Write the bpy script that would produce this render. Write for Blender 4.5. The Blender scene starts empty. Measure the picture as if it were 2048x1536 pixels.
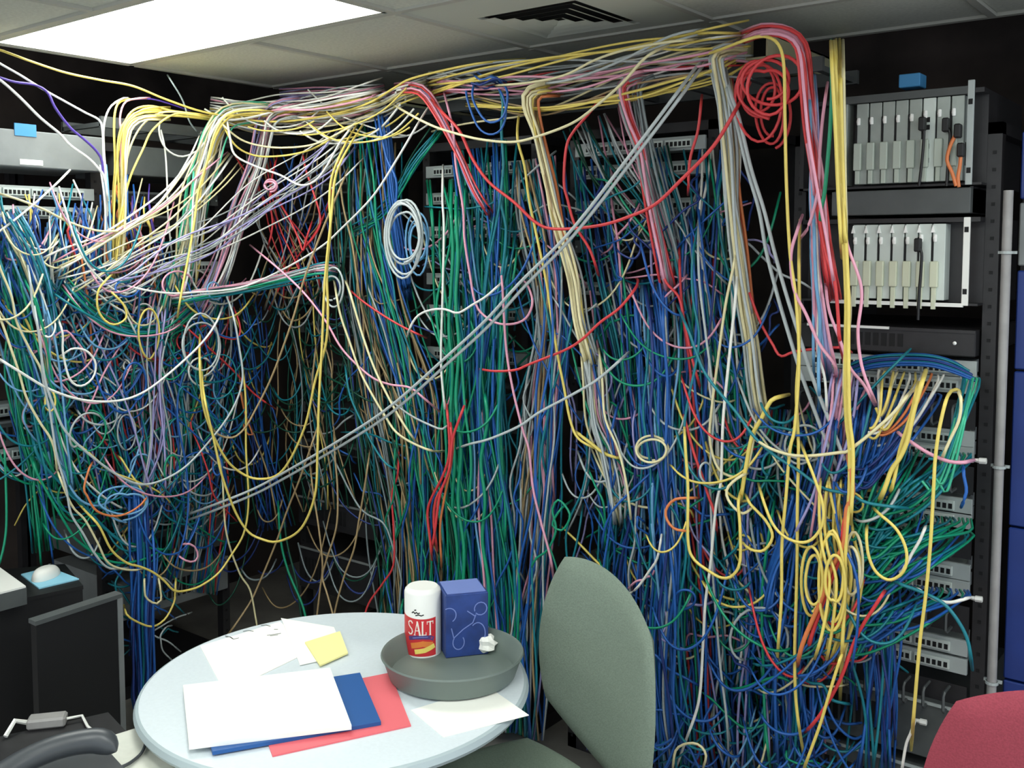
import bpy, math, random
import numpy as np
from mathutils import Vector, Matrix

# ------------------------------------------------------------------ camera, world, lights, exposure
SC = bpy.context.scene
COL = SC.collection
random.seed(11)
RNG = np.random.default_rng(7)

FPX, PITCH, PCY = 2010.0, math.radians(4.0), 640.5      # focal length in pixels of the 2048 x 1536 frame
CAM = np.array([3.50, -2.82, 1.75])
CR = np.array([.79, .613, 0.0]); CR /= np.linalg.norm(CR)
CH = np.array([-CR[1], CR[0], 0.0]); CZ = np.array([0, 0, 1.0])
CF = CH * math.cos(PITCH) - CZ * math.sin(PITCH)
CU = CH * math.sin(PITCH) + CZ * math.cos(PITCH)
cd = bpy.data.cameras.new('camera')
cd.sensor_width = 36.0
cd.lens = 36.0 * FPX / 2048
cd.shift_y = -(768 - PCY) / 2048
cd.clip_start = 0.02
co = bpy.data.objects.new('camera', cd); COL.objects.link(co)
co.matrix_world = Matrix(((CR[0], CU[0], -CF[0], CAM[0]), (CR[1], CU[1], -CF[1], CAM[1]), (CR[2], CU[2], -CF[2], CAM[2]), (0, 0, 0, 1)))
SC.camera = co

w = bpy.data.worlds.new('world'); SC.world = w; w.use_nodes = True
w.node_tree.nodes['Background'].inputs[0].default_value = (.75, .82, .9, 1)
w.node_tree.nodes['Background'].inputs[1].default_value = 0.8
LAMP = 6.8                                              # radiance of the ceiling panels
SC.view_settings.view_transform = 'Standard'
SC.view_settings.look = 'None'
SC.view_settings.exposure = 0.82
SC.view_settings.gamma = 1.0
SC.view_settings.use_curve_mapping = False

# ------------------------------------------------------------------ helpers
def ray(x, y):
    x = np.asarray(x, float); y = np.asarray(y, float)
    return ((x - 1024) / FPX)[..., None] * CR - ((y - PCY) / FPX)[..., None] * CU + CF
def on_plane(x, y, ax, v):
    d = ray(x, y); t = (v - CAM[ax]) / d[..., ax]
    return CAM + d * t[..., None]
def wall_at(x, y, d):
    """point d metres in front of the rack fronts (left row x=0, back row y=0, rounded at the corner)"""
    r = ray(x, y); d = np.asarray(d, float)
    tb = (-d - CAM[1]) / r[..., 1]
    tl = np.where(r[..., 0] < -1e-3, (d - CAM[0]) / np.minimum(r[..., 0], -1e-3), 99)
    tl = np.clip(tl, 0, 99)
    k = 14.0
    m = np.minimum(tb, tl)
    t = m - np.log(np.exp(-k * (tb - m)) + np.exp(-k * (tl - m))) / k
    return CAM + r * t[..., None]

def lin(c):
    c = c / 255.0
    return c / 12.92 if c <= .04045 else ((c + .055) / 1.055) ** 2.4
_M = {}
def mat(name, rgb, rough=.5, metal=0.0, noise=0.0, scale=20.0, emit=0.0, bump=0.0, spec=.5, rgb2=None):
    if name in _M: return _M[name]
    m = bpy.data.materials.new(name); m.use_nodes = True
    nt = m.node_tree; b = nt.nodes['Principled BSDF']
    c = (lin(rgb[0]), lin(rgb[1]), lin(rgb[2]), 1)
    b.inputs['Base Color'].default_value = c
    b.inputs['Roughness'].default_value = rough
    b.inputs['Metallic'].default_value = metal
    b.inputs['Specular IOR Level'].default_value = spec
    if noise or bump or rgb2:
        tc = nt.nodes.new('ShaderNodeTexCoord')
        nz = nt.nodes.new('ShaderNodeTexNoise'); nz.inputs['Scale'].default_value = scale; nz.inputs['Detail'].default_value = 4
        nt.links.new(tc.outputs['Object'], nz.inputs['Vector'])
        if noise or rgb2:
            mx = nt.nodes.new('ShaderNodeMix'); mx.data_type = 'RGBA'
            mr = nt.nodes.new('ShaderNodeMapRange'); mr.inputs[1].default_value = .35; mr.inputs[2].default_value = .65
            nt.links.new(nz.outputs['Fac'], mr.inputs[0]); nt.links.new(mr.outputs[0], mx.inputs[0])
            if rgb2: c2 = (lin(rgb2[0]), lin(rgb2[1]), lin(rgb2[2]), 1)
            else: c2 = tuple(min(1, v * (1 + noise)) for v in c[:3]) + (1,); c = tuple(v * (1 - noise) for v in c[:3]) + (1,)
            mx.inputs[6].default_value = c; mx.inputs[7].default_value = c2
            nt.links.new(mx.outputs[2], b.inputs['Base Color'])
        if bump:
            bp = nt.nodes.new('ShaderNodeBump'); bp.inputs['Strength'].default_value = bump; bp.inputs['Distance'].default_value = .003
            nt.links.new(nz.outputs['Fac'], bp.inputs['Height']); nt.links.new(bp.outputs[0], b.inputs['Normal'])
    if emit:
        b.inputs['Emission Color'].default_value = c; b.inputs['Emission Strength'].default_value = emit
    _M[name] = m
    return m

class MB:
    """collects faces, links them as one mesh object"""
    def __init__(s): s.v = []; s.f = []; s.m = []; s.mi = 0
    def quad(s, pts):
        n = len(s.v); s.v += [tuple(p) for p in pts]; s.f.append(tuple(range(n, n + len(pts)))); s.m.append(s.mi); return s
    def box(s, x0, x1, y0, y1, z0, z1, bev=0.0, M=None):
        if bev <= 0:
            c = [(x, y, z) for x in (x0, x1) for y in (y0, y1) for z in (z0, z1)]
            f = [(0, 1, 3, 2), (4, 6, 7, 5), (0, 4, 5, 1), (2, 3, 7, 6), (0, 2, 6, 4), (1, 5, 7, 3)]
        else:
            b = min(bev, (x1 - x0) * .49, (y1 - y0) * .49, (z1 - z0) * .49)
            c = []; idx = {}
            for i, x in enumerate((x0, x1)):
                for j, y in enumerate((y0, y1)):
                    for k, z in enumerate((z0, z1)):
                        sx, sy, sz = (1 - 2 * i) * b, (1 - 2 * j) * b, (1 - 2 * k) * b
                        idx[i, j, k, 0] = len(c); c.append((x, y + sy, z + sz))
                        idx[i, j, k, 1] = len(c); c.append((x + sx, y, z + sz))
                        idx[i, j, k, 2] = len(c); c.append((x + sx, y + sy, z))
            f = []
            for a in range(3):
                for e in (0, 1):
                    q = []
                    for (p, r) in ((0, 0), (1, 0), (1, 1), (0, 1)):
                        t = [0, 0, 0]; t[a] = e; o = [k for k in range(3) if k != a]; t[o[0]] = p; t[o[1]] = r
                        q.append(idx[t[0], t[1], t[2], a])
                    f.append(tuple(q))
            for a in range(3):                      # edges along axis a
                o = [k for k in range(3) if k != a]
                for p in (0, 1):
                    for r in (0, 1):
                        t0 = [0, 0, 0]; t0[o[0]] = p; t0[o[1]] = r; t1 = list(t0); t1[a] = 1
                        f.append((idx[(*t0, o[0])], idx[(*t0, o[1])], idx[(*t1, o[1])], idx[(*t1, o[0])]))
            for i in (0, 1):
                for j in (0, 1):
                    for k in (0, 1): f.append((idx[i, j, k, 0], idx[i, j, k, 1], idx[i, j, k, 2]))
        n = len(s.v)
        if M is not None: c = [tuple(M @ Vector(p)) for p in c]
        s.v += c; s.f += [tuple(n + i for i in q) for q in f]; s.m += [s.mi] * len(f); return s
    def lathe(s, prof, n=32, cx=0, cy=0, a0=0, a1=2 * math.pi):
        full = abs(a1 - a0 - 2 * math.pi) < 1e-6
        k = n if full else n + 1; st = len(s.v)
        for (r, z) in prof:
            for i in range(k):
                a = a0 + (a1 - a0) * i / n
                s.v.append((cx + r * math.cos(a), cy + r * math.sin(a), z))
        for j in range(len(prof) - 1):
            for i in range(n):
                i2 = (i + 1) % k
                s.f.append((st + j * k + i, st + j * k + i2, st + (j + 1) * k + i2, st + (j + 1) * k + i)); s.m.append(s.mi)
        return s
    def prism(s, poly, z0, z1, M=None):
        n = len(s.v); k = len(poly)
        c = [(p[0], p[1], z0) for p in poly] + [(p[0], p[1], z1) for p in poly]
        if M is not None: c = [tuple(M @ Vector(p)) for p in c]
        s.v += c
        s.f += [tuple(n + i for i in reversed(range(k))), tuple(n + k + i for i in range(k))]
        s.f += [(n + i, n + (i + 1) % k, n + k + (i + 1) % k, n + k + i) for i in range(k)]
        s.m += [s.mi] * (k + 2); return s
    def tube(s, pts, r, n=6, cap=True, ref=None):
        v, f = tube_arrays(np.array(pts, float), r, n, ref, cap)
        o = len(s.v); s.v += [tuple(p) for p in v]; s.f += [tuple(o + i for i in q) for q in f]; s.m += [s.mi] * len(f); return s
    def build(s, name, mats, parent=None, smooth=False, recalc=True):
        me = bpy.data.meshes.new(name); me.from_pydata(s.v, [], s.f)
        for m in (mats if isinstance(mats, (list, tuple)) else [mats]): me.materials.append(m)
        me.polygons.foreach_set('material_index', s.m)
        if recalc:
            import bmesh
            bm = bmesh.new(); bm.from_mesh(me); bmesh.ops.recalc_face_normals(bm, faces=bm.faces); bm.to_mesh(me); bm.free()
        if smooth: me.polygons.foreach_set('use_smooth', [True] * len(me.polygons))
        me.update()
        o = bpy.data.objects.new(name, me); COL.objects.link(o)
        if smooth and len(me.polygons) < 60000:
            try: me.set_sharp_from_angle(angle=math.radians(40))
            except Exception: pass
        if parent is not None: o.parent = parent
        return o

def tube_arrays(P, r, n=6, ref=None, cap=False):
    T = np.gradient(P, axis=0); T /= np.linalg.norm(T, axis=1)[:, None] + 1e-12
    if ref is None: ref = np.array([.62, -.70, .35])
    N = np.cross(T, ref); L = np.linalg.norm(N, axis=1)[:, None]
    N = np.where(L > 1e-3, N / (L + 1e-12), np.array([1., 0, 0])); B = np.cross(T, N)
    a = np.arange(n) * 2 * math.pi / n
    rr = np.broadcast_to(np.asarray(r, float), (len(P),))[:, None, None]
    V = P[:, None, :] + rr * (np.cos(a)[None, :, None] * N[:, None, :] + np.sin(a)[None, :, None] * B[:, None, :])
    m = len(P); i = np.arange(m - 1)[:, None] * n; j = np.arange(n)[None, :]; j2 = (j + 1) % n
    Fc = np.stack([i + j, i + j2, i + n + j2, i + n + j], -1).reshape(-1, 4)
    V = V.reshape(-1, 3)
    if cap: return V, [tuple(q) for q in Fc.tolist()] + [tuple(range(n - 1, -1, -1)), tuple((m - 1) * n + k for k in range(n))]
    return V, Fc

def tag(o, label=None, cat=None, group=None, kind=None):
    if label: o['label'] = label
    if cat: o['category'] = cat
    if group: o['group'] = group
    if kind: o['kind'] = kind
    return o
def thing(name, label, cat, loc=(0, 0, 0), rz=0.0, group=None):
    o = bpy.data.objects.new(name, None); COL.objects.link(o)
    o.empty_display_size = .05
    o.location = loc; o.rotation_euler = (0, 0, rz); return tag(o, label, cat, group)
def copy_tree(o, parent=None):
    c = o.copy(); COL.objects.link(c)
    if parent is not None: c.parent = parent
    for ch in list(o.children): copy_tree(ch, c)
    return c
def spline(P, step=None, n=None):
    """Catmull-Rom through P (k x m)"""
    P = np.asarray(P, float)
    if len(P) == 2: P = np.array([P[0], (P[0] + P[1]) / 2, P[1]])
    Q = np.vstack([2 * P[0] - P[1], P, 2 * P[-1] - P[-2]])
    seg = np.linalg.norm(np.diff(P[:, :2], axis=0), axis=1); tot = seg.sum()
    if n is None: n = max(8, int(tot / (step or 14)))
    kn = np.concatenate([[0], np.cumsum(seg)]) / max(tot, 1e-9)
    u = np.linspace(0, 1, n)
    i = np.clip(np.searchsorted(kn, u, side='right') - 1, 0, len(P) - 2)
    t = ((u - kn[i]) / np.maximum(kn[i + 1] - kn[i], 1e-9))[:, None]
    p0, p1, p2, p3 = Q[i], Q[i + 1], Q[i + 2], Q[i + 3]
    return .5 * (2 * p1 + (p2 - p0) * t + (2 * p0 - 5 * p1 + 4 * p2 - p3) * t ** 2 + (3 * p1 - p0 - 3 * p2 + p3) * t ** 3)

# ------------------------------------------------------------------ materials
M_tile = mat('ceiling_tile', (206, 208, 196), .95, noise=.06, scale=90, bump=.4)
M_tile2 = mat('ceiling_tile_vent', (200, 204, 192), .9)
M_bar = mat('ceiling_bar', (184, 184, 174), .6)
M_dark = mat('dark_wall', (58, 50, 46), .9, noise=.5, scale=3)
M_wall = mat('room_wall', (215, 215, 206), .9, noise=.04, scale=5)
M_floor = mat('floor', (150, 146, 138), .6, noise=.2, scale=4)
M_blue = mat('blue_panel', (24, 50, 118), .45, noise=.12, scale=6)
M_black = mat('black_metal', (34, 33, 35), .5, noise=.15, scale=30)
M_blackp = mat('black_plastic', (18, 18, 20), .55)
M_hole = mat('port_hole', (6, 6, 8), .7)
M_grey = mat('grey_metal', (120, 124, 124), .45, noise=.08, scale=12)
M_dgrey = mat('dark_grey_metal', (78, 82, 82), .5, noise=.1, scale=12)
M_lgrey = mat('pale_grey_metal', (172, 180, 178), .4, noise=.05, scale=12)
M_card = mat('card_face', (160, 168, 162), .38, .15, noise=.05, scale=30)
M_cardw = mat('card_face_white', (205, 214, 208), .38, .1)
M_eject = mat('card_lever', (178, 188, 176), .35)
M_eject2 = mat('card_lever_cream', (208, 212, 186), .35)
M_white = mat('white_plastic', (236, 236, 230), .4)
M_stick = mat('white_sticker', (250, 250, 246), .5)
M_beige = mat('beige_steel', (176, 172, 140), .45)
M_btape = mat('blue_tape', (58, 128, 178), .6)
M_lamp = mat('lamp_diffuser', (250, 255, 250), .5, emit=LAMP)
M_pipe = mat('pipe_grey', (150, 148, 146), .4, noise=.08, scale=20)
M_green = mat('grey_green_fabric', (118, 132, 118), .85, noise=.10, scale=260, bump=.35)
M_maroon = mat('maroon_fabric', (150, 58, 72), .8, noise=.10, scale=260, bump=.35)
M_ttop = mat('table_laminate', (212, 221, 226), .35, noise=.02, scale=120)
M_tedge = mat('table_edge', (170, 184, 188), .4)
M_desk = mat('desk_laminate', (212, 213, 202), .45, noise=.03, scale=60)
M_paper = mat('paper', (244, 244, 236), .8)
M_yellowp = mat('yellow_paper', (240, 232, 160), .8)
M_ink = mat('ink', (46, 50, 46), .8)
M_bfold = mat('blue_folder', (26, 84, 150), .5)
M_pfold = mat('pink_folder', (226, 104, 112), .6)
M_red = mat('label_red', (204, 48, 54), .45)
M_lred = mat('lettering_cream', (240, 226, 214), .5)
M_purp = mat('label_purple', (86, 62, 120), .5)
M_oran = mat('label_orange', (226, 130, 60), .5)
M_yel = mat('label_yellow', (238, 216, 110), .5)
M_tissue = mat('tissue_box_blue', (36, 60, 122), .45, noise=.25, scale=18)
M_swirl = mat('tissue_box_swirl', (112, 130, 192), .5)
M_tray = mat('grey_tray', (104, 116, 110), .5)
M_pad = mat('light_blue_pad', (150, 212, 236), .6)
M_phone = mat('phone_grey', (62, 66, 70), .38)
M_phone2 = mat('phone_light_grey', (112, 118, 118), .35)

CCOL = {
 'white': (232, 232, 224), 'cream': (224, 214, 168), 'yellow': (226, 204, 104), 'grey': (134, 146, 148), 'silver': (178, 186, 186),
 'pink': (222, 156, 178), 'red': (212, 62, 66), 'orange': (216, 124, 72), 'teal': (18, 120, 134), 'green': (10, 144, 106),
 'blue': (32, 92, 170), 'light blue': (112, 168, 210), 'navy': (34, 56, 122), 'lavender': (156, 150, 198), 'purple': (74, 52, 142),
 'tan': (170, 146, 106), 'black': (22, 22, 24), 'mint': (70, 190, 150), 'dark green': (14, 74, 56)}
CN = list(CCOL)
CM = [mat('cable_' + k.replace(' ', '_'), v, .42, noise=.06, scale=14) for k, v in CCOL.items()]
CMD = dict(zip(CN, CM))
# ------------------------------------------------------------------ the room
X0, X1, Y0, Y1, HC = -0.85, 5.2, -4.9, 0.95, 2.44
def struct(name, mb, m, **k): return tag(mb.build(name, m, **k), kind='structure')
struct('floor', MB().box(X0, X1, Y0, Y1, -.05, 0), M_floor)
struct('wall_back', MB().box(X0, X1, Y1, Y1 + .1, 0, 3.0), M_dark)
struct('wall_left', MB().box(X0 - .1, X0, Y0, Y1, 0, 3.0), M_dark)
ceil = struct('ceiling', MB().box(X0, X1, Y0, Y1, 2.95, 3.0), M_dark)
# dropped ceiling: hung tiles between bars; the tiles stop over the rack fronts
GX = [0.05 + .68 * i for i in range(-0, 8)] + [X1]
GY = [.44, -.03, -.68, -1.22, -1.86, -2.40, -3.04, -3.58, -4.22, Y0]
lamps = {(0, 2), (1, 2), (3, 4), (4, 4), (0, 6), (1, 6), (5, 2), (6, 2), (3, 7), (4, 7)}  # cells of the visible panel first, then those of the unseen added panels
bars = MB()
for i, gx in enumerate(GX[:-1]):
    for j in range(len(GY) - 1):
        if i and (i - 1, j) in lamps and (i, j) in lamps: continue
        bars.box(gx - .012, gx + .012, GY[j + 1] + .012, GY[j] - .012, HC - .006, HC + .03)
for gy in GY[:-1]:
    bars.box(.05, X1, gy - .012, gy + .012, HC - .005, HC + .03)
tag(bars.build('ceiling_bar', M_bar, ceil), kind='stuff')
VENT = (2, 1)
tile_me = {}
for i in range(len(GX) - 1):
    for j in range(len(GY) - 1):
        xa, xb, ya, yb = GX[i] + .012, GX[i + 1] - .012, GY[j + 1] + .012, GY[j] - .012
        if (i, j) in lamps or (i, j) == VENT: continue
        b = MB(); dz = random.uniform(0, .003)
        b.box(xa, xb, ya, yb, HC + .002 + dz, HC + .016 + dz, .002)
        b.build('ceiling_tile', M_tile, ceil)
def lampbox(i0, i1, j, label):
    xa, xb, ya, yb = GX[i0] + .014, GX[i1 + 1] - .014, GY[j + 1] + .014, GY[j] - .014
    L = thing('ceiling_light', label, 'ceiling light', ((xa + xb) / 2, (ya + yb) / 2, HC))
    hx, hy = (xb - xa) / 2, (yb - ya) / 2
    f = MB()
    for (a, c, d, e) in ((-hx, hx, -hy, -hy + .014), (-hx, hx, hy - .014, hy), (-hx, -hx + .014, -hy, hy), (hx - .014, hx, -hy, hy)):
        f.box(a, c, d, e, -.004, .10)
    f.box(-hx, hx, -hy, hy, .10, .105)
    f.build('frame', M_bar, L)
    MB().box(-hx + .014, hx - .014, -hy + .014, hy - .014, .004, .012).build('diffuser', M_lamp, L)
lampbox(0, 1, 2, 'bright white fluorescent ceiling panel above the left tangle of cables')
lampbox(3, 4, 4, 'unseen ceiling light panel added above the camera to light the room')  # this panel and the next three are out of view, added for their light
lampbox(0, 1, 6, 'unseen light panel added over the left rear of the room for its light')
lampbox(5, 6, 2, 'unseen light panel added for light at the right end beyond the blue partition')
lampbox(3, 4, 7, 'unseen light panel added over the rear of the room to brighten it')
# square air diffuser with nested louvres
i, j = VENT
vx, vy = 1.715, -.285
V = thing('air_vent', 'square ceiling air vent with nested louvres right of the light panel', 'vent', (vx, vy, HC))
pa, pb, pc, pd = GX[i] + .012 - vx, GX[i + 1] - .012 - vx, GY[j + 1] + .012 - vy, GY[j] - .012 - vy
b = MB(); hs = .178
for a in ((pa, pb, pc, -hs), (pa, pb, hs, pd), (pa, -hs, -hs, hs), (hs, pb, -hs, hs)): b.box(*a, .002, .012)
b.build('plate', M_tile2, V)
MB().box(-.18, .18, -.18, .18, .022, .03).build('duct_backing', M_hole, V)  # flat black backing stands for the dark inside the vent
for k, s in enumerate((.166, .124, .082, .040)):
    b = MB(); t = s; s2, t2 = s - .026, s - .026
    for (p, q) in (((-s, -t), (s, -t)), ((s, -t), (s, t)), ((s, t), (-s, t)), ((-s, t), (-s, -t))):
        sc = s2 / s
        b.quad([(p[0], p[1], -.002), (q[0], q[1], -.002), (q[0] * sc, q[1] * sc, .006), (p[0] * sc, p[1] * sc, .006)])
    b.build('louvre', M_tile2, V, recalc=False)
# blue partition beyond the last rack, with the joints of its boards
part = struct('wall_partition', MB().box(2.942, X1, .05, .09, 0, 2.3), M_black)
zz = [0, .22, .62, 1.03, 1.44, 1.70]
for a, c in zip(zz[:-1], zz[1:]):
    MB().box(2.942, 3.7, .015, .05, a + .003, c - .003, .003).build('panel', M_blue, part)
MB().box(2.942, 3.7, .015, .05, 1.71, 1.87, .003).build('panel', M_grey, part)
MB().box(2.942, 3.7, .015, .05, 1.88, 2.05, .003).build('panel', M_blue, part)
# grey conduit
cn = thing('conduit', 'grey vertical conduit pipe beside the blue partition', 'pipe', (2.925, -.035, 0))
MB().lathe([(.012, 0), (.012, 1.90), (0, 1.90)], 14).build('pipe', M_pipe, cn, True)
for z in (.62, 1.19, 1.74):
    b = MB(); b.lathe([(.014, z), (.0165, z), (.0165, z + .007), (.014, z + .007)], 14); b.box(-.022, .022, .010, .018, z, z + .007)
    b.build('clamp', M_lgrey, cn)

# ------------------------------------------------------------------ racks and what is mounted in them
def rack(x, y, rz, W, label, H=2.15):
    """local frame: x along the front, y into the rack, front face at y=0"""
    R = thing('equipment_rack', label, 'rack', (x, y, 0), rz)
    for s in (0, 1):
        for yy in (.0, .62):
            b = MB(); xx = -.035 if s == 0 else W
            b.box(xx, xx + .035, yy + .012, yy + .05, 0, H)
            if yy == 0:
                for k in range(int(H / .0445) - 1):
                    z = .04 + k * .0445
                    b.mi = 1; b.box(xx + .013, xx + .022, yy + .0105, yy + .013, z, z + .009); b.mi = 0
            b.build('post', [M_black, M_hole], R)
    MB().box(-.035, W + .035, .012, .67, H - .03, H).build('top_frame', M_black, R)
    MB().box(-.035, W + .035, .012, .67, 0, .05).build('base', M_black, R)
    return R
racks = {
 'left_a': rack(-.01, -1.30, math.radians(90), .48, 'black equipment rack at the far left under the purple cable'),
 'left_b': rack(-.01, -.76, math.radians(90), .48, 'black rack of the left row nearest the room corner'),
 'b1': rack(.16, .01, 0, .48, 'black equipment rack just right of the room corner behind the yellow loops'),
 'b2': rack(.90, .01, 0, .48, 'black equipment rack behind the thick green and teal cable columns'),
 'b3': rack(1.58, .01, 0, .48, 'black equipment rack behind the blue and red cables right of centre'),
 'b4': rack(2.375, .01, 0, .485, 'rightmost black rack holding the two card chassis', 2.08),
}
def unit_panel(proto_kind):
    """a 1U patch panel, origin at its lower left front corner"""
    P = thing('patch_panel', 'x', 'patch panel')
    m = M_dgrey if proto_kind == 'dark' else M_lgrey
    f = MB(); f.box(0, .48, -.012, .0, 0, .043, .001); f.box(.02, .46, 0, .10, .004, .039)
    f.build('face_plate', m, P)
    for k in range(4):
        b = MB(); x = .045 + k * .1
        b.box(x, x + .092, -.020, -.012, .008, .034, .001)
        b.mi = 1
        for q in range(6): b.box(x + .004 + q * .0148, x + .0135 + q * .0148, -.0212, -.019, .013, .027)
        b.build('port_block', [M_blackp if proto_kind == 'dark' else M_cardw, M_hole], P)
    for x in (.008, .472):
        MB().lathe([(0, 0), (.004, 0)], 8).build('screw', M_lgrey, P).matrix_local = Matrix.Translation((x, -.0125, .021)) @ Matrix.Rotation(math.pi / 2, 4, 'X')
    return P
protoD, protoL = unit_panel('dark'), unit_panel('light')
usedp = {'dark': False, 'light': False}
ORD = ['topmost', 'second', 'third', 'fourth', 'fifth', 'sixth', 'seventh', 'eighth', 'ninth', 'tenth', 'eleventh', 'twelfth', 'thirteenth', 'fourteenth', 'fifteenth']
def put_panel(kind, x, y, rz, z, label):
    src = protoD if kind == 'dark' else protoL
    o = copy_tree(src) if usedp[kind] else src; usedp[kind] = True
    o.location = (x, y, z); o.rotation_euler = (0, 0, rz); o['label'] = label; o['group'] = 'patch panels mounted in the racks'
RN = {'left_a': 'the far left rack', 'left_b': 'the left rack by the corner', 'b1': 'the rack right of the corner',
      'b2': 'the rack behind the green cables', 'b3': 'the rack right of centre', 'b4': 'the rightmost rack'}
RP = {'left_a': (-.012, -1.30, math.radians(90)), 'left_b': (-.012, -.76, math.radians(90)), 'b1': (.16, .012, 0), 'b2': (.90, .012, 0), 'b3': (1.58, .012, 0), 'b4': (2.375, .012, 0)}
ZP = {'left_a': [1.93, 1.86, 1.72, 1.56, 1.36, 1.175, 1.02], 'left_b': [1.93, 1.84, 1.66, 1.50, 1.30, 1.10, .92, .67],
      'b1': [1.98, 1.86, 1.72, 1.52, 1.40, 1.24, 1.06, .90], 'b2': [2.02, 1.92, 1.795, 1.68, 1.62, 1.50, 1.34, 1.22, 1.06, .88, .70, .5],
      'b3': [2.06, 1.985, 1.87, 1.74, 1.60, 1.46, 1.31, 1.16, 1.0, .84, .66, .46], 'b4': [1.415, 1.37, 1.228, 1.188, 1.046, 1.008, .868, .823, .66, .61]}
for key, zs in ZP.items():
    x, y, rz = RP[key]
    for k, z in enumerate(zs):
        kind = 'light' if key == 'b4' or (key in ('b2', 'b3', 'left_a') and k in (0, 1, 2, 4, 5, 6)) or (key == 'left_b' and k in (5, 7, 2)) else 'dark'
        yy = y
        put_panel(kind, x, yy, rz, z, f"{ 'pale grey' if kind == 'light' else 'dark grey'} 24-port patch panel, {ORD[k]} of the panels in {RN[key]}")
# cable rings between the panels of the right rack
def manager(x, y, rz, z, label):
    T = thing('cable_manager', label, 'cable manager', (x, y, z), rz, 'cable managers of the racks')
    MB().box(0, .48, -.004, 0, 0, .075).build('back_plate', M_black, T)
    for k in range(9):
        b = MB(); xx = .02 + k * .052
        b.tube([(xx, -.004, .012), (xx, -.055, .012), (xx, -.062, .02), (xx, -.062, .058), (xx, -.055, .066), (xx, -.004, .066)], .0045, 5)
        b.build('ring', M_dgrey, T, True)
for k, z in enumerate((1.275, 1.10, .925, .72, .50)):
    manager(2.375, .012, 0, z, f'black cable manager with rings, {ORD[k]} in the rightmost rack')

def letters(o, parent): pass
# blank panels on top of the left racks with tape
def blank(name, x, y, rz, z, h, wd, label, m, tape=None, note=None):
    T = thing(name, label, 'panel', (x, y, z), rz)
    b = MB(); b.box(0, wd, -.05, .3, 0, h, .003); b.build('face', m, T)
    if tape: MB().box(tape[0], tape[0] + .075, -.053, -.048, h - .02, h + .022).build('blue_tape', M_btape, T)
    if note: MB().box(note[0], note[0] + .08, -.0525, -.05, .008, .026).build('white_label', M_stick, T)
    return T
blank('blank_panel', -.012, -1.30, math.radians(90), 2.035, .125, .50, 'grey blank panel with blue tape and a white sticker, far left rack top', M_grey, (.175, 0), (.19, 0))
blank('blank_panel', -.012, -.72, math.radians(90), 2.03, .11, .44, 'dark grey blank panel behind the yellow cable bunch near the corner', M_dgrey)
# low grey units seen in the gaps
def server(x, y, rz, z, h, label, m=M_dgrey, wd=.48, light=None):
    T = thing('server_unit', label, 'server', (x, y, z), rz)
    b = MB(); b.box(0, wd, -.03, .5, 0, h, .003); b.build('case', m, T)
    b = MB()
    for k in range(12): b.box(.04 + k * .022, .054 + k * .022, -.032, -.029, h * .25, h * .75)
    tag(b.build('grille', M_hole, T), kind='stuff')
    MB().box(0, wd, -.034, -.03, h - .008, h).build('edge_strip', light or M_grey, T)
    return T
server(-.012, -1.30, math.radians(90), 1.072, .09, 'grey server unit at the left edge under the lowest white cable arc')
server(-.012, -.76, math.radians(90), .52, .13, 'grey server unit low in the left row behind the blue bundle', M_dgrey)
server(-.012, -.76, math.radians(90), .33, .14, 'grey-faced unit near the floor left of the round table', M_grey)
server(.16, .012, 0, .58, .12, 'dark server unit low in the rack right of the corner', M_black)
server(.16, .012, 0, .30, .18, 'black server unit near the floor behind the table', M_black)
server(1.58, .012, 0, .26, .14, 'dark grey server unit at the foot of the rack right of centre')
server(2.375, .012, 0, .36, .16, 'dark grey server with pale top edge at the foot of the right rack', M_dgrey, light=M_lgrey)
server(2.375, .012, 0, .14, .19, 'charcoal server with pale top edge lowest in the right rack', M_dgrey, light=M_lgrey)
T = server(2.375, .012, 0, 1.47, .07, 'black unit with a bright silver strip under the lower card chassis', M_black, light=M_black)
MB().box(.03, .26, -.040, -.033, .064, .071).build('silver_strip', M_white, T)
MB().lathe([(0, .004), (.005, .0), (.005, -.001)], 10).build('indicator', M_stick, T).matrix_local = Matrix.Translation((.43, -.035, .035)) @ Matrix.Rotation(math.pi / 2, 4, 'X')

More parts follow.
